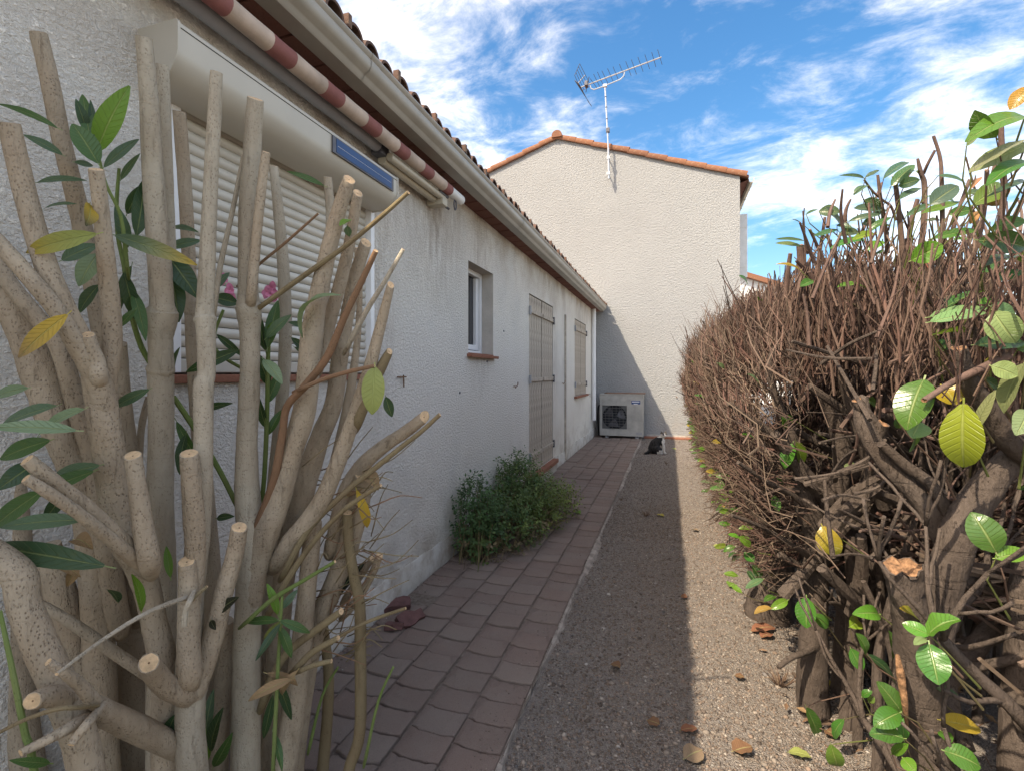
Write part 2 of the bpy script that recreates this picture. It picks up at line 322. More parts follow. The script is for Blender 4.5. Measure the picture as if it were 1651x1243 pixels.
# ------------------------------------------------------------------ mesh builder
ORIG = {}
CUTDIR = Vector((-0.75, 0.62, 0)).normalized()   # sawn faces slope down towards the path
class MB:
    def __init__(s): s.v = []; s.f = []; s.m = []; s.n = 0; s.c = []; s.b = []
    def add(s, verts, faces, mat=0, color=None, blade=None):
        o = s.n; s.v.extend([tuple(p) for p in verts]); s.n += len(verts)
        s.f.extend([tuple(i+o for i in f) for f in faces]); s.m.extend([mat]*len(faces))
        if color is not None: s.c.extend([color]*len(verts) if not isinstance(color, list) else color)
        if blade is not None: s.b.extend(blade)
        return s
    def box(s, x0, x1, y0, y1, z0, z1, mat=0, bev=0.0):
        if x0 > x1: x0, x1 = x1, x0
        if y0 > y1: y0, y1 = y1, y0
        if z0 > z1: z0, z1 = z1, z0
        if bev <= 0:
            v = [(x, y, z) for x in (x0, x1) for y in (y0, y1) for z in (z0, z1)]
            return s.add(v, [(0,1,3,2), (4,6,7,5), (0,4,5,1), (2,3,7,6), (0,2,6,4), (1,5,7,3)], mat)
        bm = bmesh.new(); bmesh.ops.create_cube(bm, size=1.0)
        for p in bm.verts: p.co = Vector(((x0+x1)/2+p.co.x*(x1-x0), (y0+y1)/2+p.co.y*(y1-y0), (z0+z1)/2+p.co.z*(z1-z0)))
        bmesh.ops.bevel(bm, geom=bm.edges[:], offset=bev, segments=2, affect='EDGES', profile=0.6)
        bm.verts.index_update(); s.add([p.co[:] for p in bm.verts], [[q.index for q in f.verts] for f in bm.faces], mat); bm.free(); return s
    def prism(s, poly, axis, a, b, mat=0, close=True):
        # extrude a 2D polygon along an axis; for 'y' the polygon is (x,z)
        def P(p, t): return (p[0], t, p[1]) if axis == 'y' else ((t, p[0], p[1]) if axis == 'x' else (p[0], p[1], t))
        n = len(poly); v = [P(p, a) for p in poly]+[P(p, b) for p in poly]
        f = [(i, (i+1) % n, n+(i+1) % n, n+i) for i in range(n if close is True else n-1)]
        if close is True: f += [tuple(range(n-1, -1, -1)), tuple(range(n, 2*n))]
        return s.add(v, f, mat)
    def tube(s, pts, rad, sides=8, mat=0, cap=None, tilt=0.0, color=None, lump=0.0, endcap0=True, rg=None, jag=0.0):
        pts = [Vector(p) for p in pts]; n = len(pts); rg = rg or rnd
        if isinstance(rad, (int, float)): rad = [rad]*n
        tan = []
        for i in range(n):
            d = pts[min(i+1, n-1)]-pts[max(i-1, 0)]
            tan.append(d.normalized() if d.length > 1e-9 else Vector((0, 0, 1)))
        nrm = tan[0].orthogonal().normalized(); verts = []
        ph = rg.random()*6.28
        for i in range(n):
            nrm = (nrm - tan[i]*nrm.dot(tan[i])); nrm = nrm.normalized() if nrm.length > 1e-6 else tan[i].orthogonal().normalized()
            bn = tan[i].cross(nrm)
            for k in range(sides):
                a = 2*math.pi*k/sides; r = rad[i]
                if lump: r *= 1+lump*(math.sin(2*a+ph+i*0.35)*0.5+rg.uniform(-0.5, 0.5))
                p = pts[i]+(nrm*math.cos(a)+bn*math.sin(a))*r
                if tilt and i == n-1: p = p+tan[i]*((p-pts[i]).dot(CUTDIR)*tilt+(rg.uniform(-1, 1)*jag*r if jag else 0))
                verts.append(p)
        faces = [(i*sides+k, i*sides+(k+1) % sides, (i+1)*sides+(k+1) % sides, (i+1)*sides+k) for i in range(n-1) for k in range(sides)]
        o = s.n; s.add(verts, faces, mat, color)
        if cap is None:
            s.f.append(tuple(o+(n-1)*sides+k for k in range(sides))); s.m.append(mat)
        else:   # sawn end: a ring of wood round a dark pith
            last = verts[-sides:]; c = sum(last, Vector())/sides
            o2 = s.n
            r1 = [c+(p-c)*(0.86+0.08*((k*37) % 5)/4)+tan[-1]*0.0006 for k, p in enumerate(last)]; r2 = [c+(p-c)*0.11-tan[-1]*0.0008 for p in last]
            s.add(last+r1+r2, [], mat, color)
            for k in range(sides):
                k2 = (k+1) % sides
                s.f.append((o2+k, o2+k2, o2+sides+k2, o2+sides+k)); s.m.append(mat)
                s.f.append((o2+sides+k, o2+sides+k2, o2+2*sides+k2, o2+2*sides+k)); s.m.append(cap)
            s.f.append(tuple(o2+2*sides+k for k in range(sides))); s.m.append(cap+1)
        if endcap0: s.f.append(tuple(o+k for k in range(sides-1, -1, -1))); s.m.append(mat)
        return s
    def mesh(s, name, mats, off=(0, 0, 0), smooth=False):
        me = bpy.data.meshes.new(name); ox, oy, oz = off
        me.from_pydata([(x-ox, y-oy, z-oz) for x, y, z in s.v], [], s.f)
        for m in (mats if isinstance(mats, (list, tuple)) else [mats]): me.materials.append(MATS[m])
        if any(s.m): me.polygons.foreach_set('material_index', s.m)
        if s.c and len(s.c) == len(s.v):
            at_ = me.attributes.new('col', 'FLOAT_COLOR', 'POINT'); at_.data.foreach_set('color', np.array([(*c, 1.0) for c in s.c], dtype=np.float32).ravel())
        if s.b and len(s.b) == len(s.v):
            at_ = me.attributes.new('blade', 'FLOAT_VECTOR', 'POINT'); at_.data.foreach_set('vector', np.array(s.b, dtype=np.float32).ravel())
        if smooth:
            me.polygons.foreach_set('use_smooth', [True]*len(me.polygons))
            if smooth == 'angle': me.set_sharp_from_angle(angle=R(38))
        me.update(); return me
    def build(s, name, mats, parent=None, smooth=False, label=None, cat=None, group=None, kind=None):
        off = ORIG.get(parent.name, (0, 0, 0)) if parent else (0, 0, 0)
        o = bpy.data.objects.new(name, s.mesh(name, mats, off, smooth)); col.objects.link(o)
        if parent: o.parent = parent; ORIG[o.name] = off
        return tag(o, label, cat, group, kind)
def tag(o, label=None, cat=None, group=None, kind=None):
    for k, v in (('label', label), ('category', cat), ('group', group), ('kind', kind)):
        if v: o[k] = v
    return o
def thing(name, label, cat, loc=(0, 0, 0), group=None):
    o = bpy.data.objects.new(name, None); col.objects.link(o); o.location = loc; o.empty_display_size = 0.1
    ORIG[o.name] = tuple(loc); return tag(o, label, cat, group)
def inst(name, me, parent, loc, rot=(0, 0, 0), scale=(1, 1, 1)):
    # a piece that shares mesh data; loc is a world place
    o = bpy.data.objects.new(name, me); col.objects.link(o); off = ORIG.get(parent.name, (0, 0, 0)); o.parent = parent
    o.location = (loc[0]-off[0], loc[1]-off[1], loc[2]-off[2]); o.rotation_euler = rot; o.scale = scale; return o
def smoothpath(pts, rad, n):
    # Catmull-Rom through control points
    P = [Vector(p) for p in pts]; out = []; ro = []
    if len(P) == 2:
        for i in range(n+1): t = i/n; out.append(P[0].lerp(P[1], t)); ro.append(rad[0]*(1-t)+rad[1]*t)
        return out, ro
    for i in range(len(P)-1):
        p0, p1, p2, p3 = P[max(i-1, 0)], P[i], P[i+1], P[min(i+2, len(P)-1)]
        for k in range(n):
            t = k/n; out.append(0.5*((2*p1)+(p2-p0)*t+(2*p0-5*p1+4*p2-p3)*t*t+(3*p1-p0-3*p2+p3)*t**3)); ro.append(rad[i]*(1-t)+rad[i+1]*t)
    out.append(P[-1]); ro.append(rad[-1]); return out, ro

# ================================================================== GROUND
WX = -1.51         # face of the long wall
GY = 10.80         # face of the neighbour's gable
PX0, PX1 = WX+0.012, -0.555
mb = MB(); mb.add([(-300, -300, 0), (300, -300, 0), (300, 600, 0), (-300, 600, 0)], [(0, 1, 2, 3)])
mb.build('ground', 'gravel_soil', kind='structure')

def gravel():
    # loose stones, bigger close to the lens; one mass nobody could count
    bm = bmesh.new(); bmesh.ops.create_icosphere(bm, subdivisions=1, radius=1.0); bm.verts.index_update()
    bv = np.array([p.co[:] for p in bm.verts]); bf = np.array([[q.index for q in f.verts] for f in bm.faces]); bm.free()
    oct_v = np.array([(1,0,0),(-1,0,0),(0,1,0),(0,-1,0),(0,0,1),(0,0,-1)], float)
    oct_f = np.array([(0,2,4),(2,1,4),(1,3,4),(3,0,4),(2,0,5),(1,2,5),(3,1,5),(0,3,5)])
    V = []; F = []; C = []; n = 0
    def scatter(count, y0, y1, x0, x1, s0, s1, bv, bf, pw=2.0, z=0.0):
        nonlocal n
        X = nrng.uniform(x0, x1, count); Y = y0+(y1-y0)*nrng.random(count)**1.25
        S = s0+(s1-s0)*nrng.random(count)**pw
        sc = np.stack([S*nrng.uniform(0.7, 1.3, count), S*nrng.uniform(0.7, 1.3, count), S*nrng.uniform(0.4, 0.8, count)], 1)
        ang = nrng.uniform(0, 6.28, count); ca, sa = np.cos(ang), np.sin(ang)
        v = bv[None]*sc[:, None, :]*nrng.uniform(0.78, 1.22, (count, len(bv), 1))
        vx = v[..., 0]*ca[:, None]-v[..., 1]*sa[:, None]+X[:, None]; vy = v[..., 0]*sa[:, None]+v[..., 1]*ca[:, None]+Y[:, None]; vz = v[..., 2]+(sc[:, 2]*0.25)[:, None]+z
        V.append(np.stack([vx, vy, vz], 2).reshape(-1, 3)); F.append((bf[None]+(n+np.arange(count)*len(bv))[:, None, None]).reshape(-1, 3)); n += count*len(bv)
        pal = np.array([(0.24, 0.185, 0.145), (0.32, 0.262, 0.21), (0.16, 0.122, 0.097), (0.40, 0.345, 0.285), (0.27, 0.195, 0.145), (0.20, 0.18, 0.165), (0.48, 0.43, 0.37)])
        pk = pal[nrng.choice(7, count, p=[0.34, 0.26, 0.15, 0.045, 0.14, 0.05, 0.015])]*nrng.uniform(0.58, 1.12, (count, 1))*np.array([[0.97, 0.99, 1.03]])
        C.append(np.repeat(pk, len(bv), 0))
    scatter(3600, 1.2, 4.5, -0.53, 0.95, 0.005, 0.0125, bv, bf, 3.0)
    scatter(56000, 1.2, 5.2, -0.54, 0.95, 0.0028, 0.0078, oct_v, oct_f)
    scatter(22000, 4.2, 10.6, -0.53, 0.75, 0.004, 0.010, oct_v, oct_f)
    scatter(1500, 1.3, 6.0, PX0, PX1, 0.0012, 0.0038, oct_v, oct_f, 3.0, 0.029)
    scatter(1500, 1.3, 8.0, PX1-0.10, PX1+0.01, 0.0012, 0.0045, oct_v, oct_f, 2.0, 0.028)
    scatter(900, 1.6, 6.5, PX0, PX0+0.12, 0.0015, 0.006, oct_v, oct_f, 2.0, 0.028)
    V = np.concatenate(V); F = np.concatenate(F); C = np.concatenate(C)
    me = bpy.data.meshes.new('gravel'); me.vertices.add(len(V)); me.vertices.foreach_set('co', V.astype(np.float32).ravel())
    me.loops.add(F.size); me.loops.foreach_set('vertex_index', F.astype(np.int32).ravel())
    me.polygons.add(len(F)); me.polygons.foreach_set('loop_start', np.arange(0, F.size, 3, dtype=np.int32))
    me.update(calc_edges=True); me.validate()
    a = me.attributes.new('col', 'FLOAT_COLOR', 'POINT'); a.data.foreach_set('color', np.concatenate([C, np.ones((len(C), 1))], 1).astype(np.float32).ravel())
    me.materials.append(MATS['stone']); o = bpy.data.objects.new('gravel', me); col.objects.link(o)
    tag(o, 'brown grey loose gravel covering the alley floor', 'gravel', kind='stuff')
gravel()

# paved strip: bed, pavers one by one, cement edging
def paving():
    path = bpy.data.objects.new('paved_path', MB().add([(PX0, 0.3, 0.017), (PX1+0.002, 0.3, 0.017), (PX1+0.002, 10.75, 0.017), (PX0, 10.75, 0.017)], [(0, 1, 2, 3)]).mesh('paved_path', 'bed'))
    col.objects.link(path); path['kind'] = 'structure'; ORIG[path.name] = (0, 0, 0)
    cw = (PX1-PX0)/5.0
    def paver_mesh(amp, seed, rl):
        rg = random.Random(seed); g = 0.0065; w = cw/2-g*0.7; l = rl/2-g*0.6; n = 10; prof = []
        for i in range(n+1):
            t = i/n; wav = amp*(0.9 if t < 0.14 else (0.55 if t > 0.86 else -0.35-0.55*math.sin(math.pi*(t-0.14)/0.72))); prof.append((-w+2*w*t, wav))
        out = [(x, -l+dy+rg.uniform(-.0026, .0026)) for x, dy in prof]+[(x, l+dy+rg.uniform(-.0026, .0026)) for x, dy in reversed(prof)]
        top = [(x*0.955, y*0.94) for x, y in out]; N = len(out); m = MB(); H = 0.028
        m.add([(x, y, -0.03) for x, y in out]+[(x, y, H-0.007) for x, y in out]+[(x*0.985, y*0.98, H-0.002) for x, y in out]+[(x, y, H) for x, y in top],
              [(a*N+i, a*N+(i+1) % N, (a+1)*N+(i+1) % N, (a+1)*N+i) for a in range(3) for i in range(N)]+[tuple(range(3*N, 4*N))])
        return m.mesh('paver', 'paver_concrete', smooth='angle')
    wavy = [paver_mesh(0.0062, k, 0.135) for k in range(6)]; straight = [paver_mesh(0.002, 20+k, 0.20) for k in range(4)]
    hole = onZ(694, 972, 0.02)
    for c in range(5):
        x = PX0+cw*(c+0.5); y = 1.27+(0, .03, -.01, .05, .02)[c]
        while y < 10.68:
            far = y > 6.6
            far = y > 6.6; gone = abs(x-hole.x) < 0.10 and abs(y-hole.y) < 0.08
            if not (gone or (abs(x-hole.x) < 0.30 and abs(y-hole.y) < 0.02 and x < hole.x)):
                o = inst('paver', rnd.choice(straight if far else wavy), path, (x+rnd.uniform(-.003, .003), y, rnd.uniform(-.006, .004)),
                         (rnd.uniform(-.018, .018), rnd.uniform(-.018, .018), rnd.uniform(-.02, .02)), (1, 1, 1))
            y += 0.200 if far else 0.135
    m = MB(); ys = np.arange(1.0, 10.7, 0.05); prev = None
    V = []; 
    for y in ys:
        wob = 0.018*math.sin(y*2.1)+rnd.uniform(-.012, .012); h = 0.018+rnd.uniform(-.006, .006)
        wob = 0.020*math.sin(y*2.1)+0.016*math.sin(y*5.3+1)+rnd.uniform(-.010, .010); h = 0.020+rnd.uniform(-.004, .004)
        h -= 0.012*max(0, math.sin(y*1.3+1)); V += [(PX1-0.004, y, -0.02), (PX1-0.003, y, h), (PX1+0.014+wob*0.5, y, h-0.006), (PX1+0.030+wob, y, -0.012)]
    n = len(ys); m.add(V, [(i*4+k, i*4+k+1, (i+1)*4+k+1, (i+1)*4+k) for i in range(n-1) for k in range(3)])
    m.build('cement_edging', 'edging_cement', path)
    return hole
t = NT('bed'); t.fin(t.ramp(t.noise(40, 6, 0.7), [(0.3, (0.12, 0.093, 0.075)), (0.7, (0.27, 0.22, 0.18))]), 0.95, t.bump(t.noise(160, 4), 0.006), 0.1)
HOLE = paving()

# three bits of a broken clay piece lying by the hole
def chunk(name, px, py, size, rz, tilt, label):
    p = onZ(px, py, 0.03); m = MB(); rg = random.Random(px)
    bm = bmesh.new(); bmesh.ops.create_cube(bm, size=1.0)
    bmesh.ops.subdivide_edges(bm, edges=bm.edges[:], cuts=3, use_grid_fill=True)
    M = Matrix.Translation(p+Vector((0, 0, size[2]*0.35))) @ Matrix.Rotation(rz, 4, 'Z') @ Matrix.Rotation(tilt, 4, 'X')
    for q in bm.verts:
        c = q.co.copy(); bow = 0.06*(0.25-c.x*c.x)
        r = Vector((c.x*size[0], c.y*size[1]*(1-0.45*c.x)*(1+0.25*math.sin(c.x*7+px)), (c.z+bow)*size[2]))+Vector((rg.uniform(-1, 1), rg.uniform(-1, 1), rg.uniform(-1, 1)))*0.003
        q.co = M @ r
    bm.verts.index_update(); m.add([q.co[:] for q in bm.verts], [[k.index for k in f.verts] for f in bm.faces]); bm.free()
    m.build(name, 'broken_red', smooth='angle', label=label, cat='brick piece', group='broken clay pieces by the wall')
chunk('broken_brick', 640, 977, (0.15, 0.10, 0.035), 0.5, 0.12, 'largest dark red brick piece lying against the house wall')
chunk('broken_brick', 662, 1000, (0.15, 0.075, 0.032), 1.1, 0.5, 'slim red brick piece leaning into the missing paver gap')
chunk('broken_brick', 636, 1012, (0.09, 0.06, 0.03), 0.3, -0.3, 'small red brick piece in front of the slim one')

# ================================================================== HOUSE
EAVE_Z = 2.655
house = thing('house', 'long low cream rendered house with roller shutter and gutter beside the paved path', 'house', (WX, 4, 0))
HY0, HY1 = -2.5, GY-0.02
sh = dict(y0=onX(275, 500, WX).y, y1=onX(603, 500, WX).y, z0=1.345, z1=2.30)           # roller shutter opening
wn = dict(y0=onX(755, 500, WX).y, y1=onX(795, 500, WX).y, z0=onX(755, 571, WX).z, z1=onX(755, 420, WX).z)
dr = dict(y0=onX(853, 500, WX).y, y1=onX(891.5, 500, WX).y, z0=0.20, z1=onX(853, 473, WX).z)
fw = dict(y0=onX(926.5, 500, WX).y, y1=onX(944.5, 500, WX).y, z0=0.97, z1=onX(926.5, 513.5, WX).z)
def house_wall():
    m = MB(); T = 0.30; top = 2.95; depth = {'sh': 0.06, 'wn': 0.16, 'dr': 0.05, 'fw': 0.05}
    ops = [('sh', sh), ('wn', wn), ('dr', dr), ('fw', fw)]
    def face(y0, y1, z0, z1):
        if y1-y0 > 1e-4 and z1-z0 > 1e-4: m.add([(WX, y0, z0), (WX, y1, z0), (WX, y1, z1), (WX, y0, z1)], [(0, 1, 2, 3)])
    y = HY0
    for k, o in ops:
        face(y, o['y0'], 0, top); face(o['y0'], o['y1'], 0, o['z0']); face(o['y0'], o['y1'], o['z1'], top); y = o['y1']
        x1 = WX-depth[k]; a, b, c, d = o['y0'], o['y1'], o['z0'], o['z1']
        v = [(WX, a, c), (WX, b, c), (WX, b, d), (WX, a, d), (x1, a, c), (x1, b, c), (x1, b, d), (x1, a, d)]
        m.add(v, [(0, 4, 5, 1), (1, 5, 6, 2), (2, 6, 7, 3), (3, 7, 4, 0), (4, 7, 6, 5)], 1)
    face(y, HY1, 0, top)
    X2 = WX-7.5
    m.add([(WX, HY0, 0), (X2, HY0, 0), (X2, HY0, top), (WX, HY0, top), (WX, HY1, 0), (X2, HY1, 0), (X2, HY1, top), (WX, HY1, top)],
          [(0, 3, 2, 1), (4, 5, 6, 7), (1, 2, 6, 5), (3, 7, 6, 2)])
    m.build('wall', ['wall_render', 'reveal_render'], house)
    # cement plinth, a little proud, with an uneven top, broken where the door stands
    for (ya, yb) in ((HY0, dr['y0']-0.04), (dr['y1']+0.04, HY1-0.05)):
        ys = np.arange(ya, yb, 0.06); V = []
        for q in ys:
            h = 0.185+0.012*math.sin(q*3.1)+rnd.uniform(-.006, .006)
            V += [(WX+0.012, q, 0), (WX+0.010+rnd.uniform(-.001, .001), q, h-0.008), (WX-0.004, q, h+0.004)]
        MB().add(V, [(i*3+k, (i+1)*3+k, (i+1)*3+k+1, i*3+k+1) for i in range(len(ys)-1) for k in range(2)]).build('plinth', 'plinth_render', house, smooth=True)
house_wall()

def roller_shutter():
    y0, y1 = sh['y0'], sh['y1']; xr = WX-0.02
    rs = MB().box(WX-0.055, WX-0.045, y0+0.01, y1-0.01, 1.35, 2.28).build('roller_shutter', 'shadow_gap', house)
    ps = 0.0385; prof = [(-0.008, 0.0), (-0.002, 0.002), (0.004, 0.008), (0.0065, 0.018), (0.005, 0.028), (-0.001, 0.0355), (-0.008, 0.0372)]
    me = MB().prism(prof, 'y', y0+0.035, y1-0.035).mesh('slat', 'cream_slat', smooth='angle')
    z = 1.400; k = 0
    while z < 2.26:
        inst('slat', me, rs, (xr-0.012+house.location.x*0, 0, z)); z += ps
    MB().box(xr-0.022, xr-0.002, y0+0.035, y1-0.035, 1.352, 1.398, 0, 0.004).build('bottom_bar', 'cream_aluminium', rs)
    for a in (y0, y1-0.034):
        MB().box(WX-0.045, WX+0.004, a, a+0.034, 1.352, 2.26, 0, 0.003).build('guide_rail', 'white_plastic', rs)
    # box with a chamfered, rounded front
    ya, yb = onX(286, 36, WX+0.155).y, onX(641, 287.5, WX+0.155).y; zt = 2.372
    prof = [(WX-0.0, zt), (WX+0.150, zt), (WX+0.155, zt-0.006), (WX+0.155, zt-0.085), (WX+0.148, zt-0.110), (WX+0.128, zt-0.138), (WX+0.100, zt-0.155), (WX+0.06, zt-0.163), (WX+0.0, zt-0.166)]
    bx = MB().prism(prof, 'y', ya+0.006, yb-0.006).build('shutter_box', 'cream_aluminium', rs, smooth='angle')
    prof2 = [(WX-0.0, zt+0.003), (WX+0.153, zt+0.003), (WX+0.159, zt-0.004), (WX+0.159, zt-0.086), (WX+0.151, zt-0.113), (WX+0.130, zt-0.142), (WX+0.101, zt-0.159), (WX+0.06, zt-0.167), (WX+0.0, zt-0.170)]
    for a, b in ((ya-0.002, ya+0.006), (yb-0.006, yb+0.002)):
        MB().prism(prof2, 'y', a, b).build('end_cap', 'cream_aluminium', bx, smooth='angle')
    MB().box(WX+0.153, WX+0.1565, ya+0.01, yb-0.01, zt-0.0195, zt-0.0172).build('seam', 'shadow_gap', bx)
    sa, sb = onX(536, 240, WX+0.16).y, onX(634, 300, WX+0.16).y
    pn = MB().box(WX+0.155, WX+0.163, sa, sb, zt-0.092, zt-0.020, 0, 0.002).build('solar_panel', 'dark_metal', bx)
    MB().box(WX+0.163, WX+0.1645, sa+0.022, sb-0.022, zt-0.085, zt-0.027).build('cell_sheet', 'solar_cell', pn)
    MB().box(WX+0.1645, WX+0.1652, sa+0.03, sb-0.03, zt-0.0565, zt-0.0555).build('contact_line', 'white_metal', pn)
    sl = MB().box(WX-0.05, WX+0.03, y0-0.02, y1+0.02, 1.318, 1.346, 0, 0.005).build('window_sill', 'sill_terracotta', house)
roller_shutter()

def small_window():
    a, b, c, d = wn['y0'], wn['y1'], wn['z0'], wn['z1']; x = WX-0.155
    w = MB().box(x, x+0.004, a+0.02, b-0.02, c+0.02, d-0.02).build('window', 'dark_glass', house)
    for (p, q, r, s_) in ((a, a+0.045, c, d), (b-0.045, b, c, d), (a+0.045, b-0.045, c, c+0.045), (a+0.045, b-0.045, d-0.045, d)):
        MB().box(x-0.0, x+0.05, p+0.002, q-0.002, r+0.002, s_-0.002, 0, 0.006).build('window_frame', 'white_plastic', w)
    for (p, q, r, s_) in ((b-0.11, b-0.055, c+0.05, d-0.05),):
        MB().box(x+0.004, x+0.035, p, q, r, s_, 0, 0.005).build('sash_stile', 'white_plastic', w)
    MB().box(x+0.004, x+0.035, a+0.05, b-0.112, c+0.05, c+0.095, 0, 0.005).build('sash_rail', 'white_plastic', w)
    ww = (b-a+0.06)/3
    sill = MB().box(WX-0.15, WX+0.004, a+0.003, b-0.003, c-0.004, c+0.012).build('window_sill', 'sill_terracotta', house)
    me = MB().box(-0.035, 0.035, -ww/2+0.002, ww/2-0.002, -0.012, 0.012, 0, 0.004).mesh('sill_tile', 'sill_terracotta')
    for k in range(3): inst('sill_tile', me, sill, (WX+0.012, a-0.03+ww*(k+0.5), c-0.010), (0, R(6), 0))
small_window()

def plank_shutters(o, npl, battens, label_mid, closed_gap=0.030, sill_z=None):
    a, b, c, d = o['y0'], o['y1'], o['z0'], o['z1']; mid = (a+b)/2
    for side, (p, q) in enumerate(((a+0.012, mid-closed_gap), (mid+0.004, b-0.012))):
        leaf = MB().box(WX-0.046, WX-0.030, p, q, c+0.01, d-0.016).build('shutter_leaf', 'shadow_gap', house)
        w = (q-p)/npl; me = MB().box(-0.009, 0.009, -w/2+0.0035, w/2-0.0035, c+0.008, d-0.014, 0, 0.003).mesh('plank', 'shutter_paint')
        for k in range(npl): inst('plank', me, leaf, (WX-0.012-0.012*side*0-rnd.uniform(0, .0015), p+w*(k+0.5), 0))
        for z in battens:
            MB().box(WX-0.003, WX+0.017, p+0.006, q-0.006, z-0.024, z+0.024, 0, 0.004).build('batten', 'shutter_paint', leaf)
            hy = a if side == 0 else b; sgn = 1 if side == 0 else -1
            hb = MB().box(WX+0.003, WX+0.025, hy-0.016, hy+0.016, z-0.050, z+0.050, 0, 0.004).box(WX+0.0172, WX+0.020, hy+sgn*0.017, hy+sgn*0.07, z-0.012, z+0.010)
            hb.build('hinge', 'dark_metal' if side else 'zinc_grey', leaf)
plank_shutters(dr, 5, (0.40, 1.28, 2.06), '')
MB().box(WX-0.04, WX+0.075, dr['y0']-0.03, dr['y1']+0.03, 0.145, 0.195, 0, 0.006).build('threshold', 'sill_terracotta', house)
MB().box(WX-0.02, WX+0.045, dr['y0']-0.03, dr['y1']+0.03, 0.0, 0.142).build('threshold_base', 'plinth_render', house)
plank_shutters(fw, 4, (1.16, 2.10), '')
MB().box(WX-0.04, WX+0.05, fw['y0']-0.05, fw['y1']+0.05, 0.930, 0.966, 0, 0.006).build('window_sill', 'sill_terracotta', house)
ys = onX(910.5, 600, WX).y
MB().box(WX-0.002, WX+0.022, ys-0.028, ys+0.028, 0.05, 2.235, 0, 0.004).build('cable_strip', 'shutter_paint', house)
MB().box(WX-0.002, WX+0.014, ys+0.029, ys+0.044, 0.05, 2.235).build('cable_strip_edge', 'rust', house)
# hooks and plugs on the wall
def hook(px, py, kind):
    p = onX(px, py, WX); m = MB()
    if kind == 'hook': m.tube([p, p+Vector((0.035, 0, 0)), p+Vector((0.045, 0.005, 0.02)), p+Vector((0.045, 0.005, 0.045))], 0.005, 6).tube([p+Vector((0.02, 0, 0)), p+Vector((0.03, -0.02, -0.015))], 0.005, 6)
    elif kind == 'bar': m.tube([p+Vector((0.012, -0.05, 0)), p+Vector((0.012, 0.05, 0))], 0.004, 6).tube([p+Vector((0.012, 0.02, 0.012)), p+Vector((0.014, 0.02, -0.06))], 0.004, 6).tube([p, p+Vector((0.012, 0, 0))], 0.004, 6)
    else: m.tube([p-Vector((0.002, 0, 0)), p+Vector((0.006, 0, 0))], 0.009, 8)
    m.build('wall_hook' if kind != 'plug' else 'wall_plug', 'rust' if kind != 'plug' else 'dark_metal', house)
for h in ((828, 623, 'hook'), (645, 608, 'bar'), (812, 534, 'plug'), (906, 618, 'hook'), (741, 633, 'plug'), (785, 583, 'plug'), (950, 635, 'bar')): hook(*h)

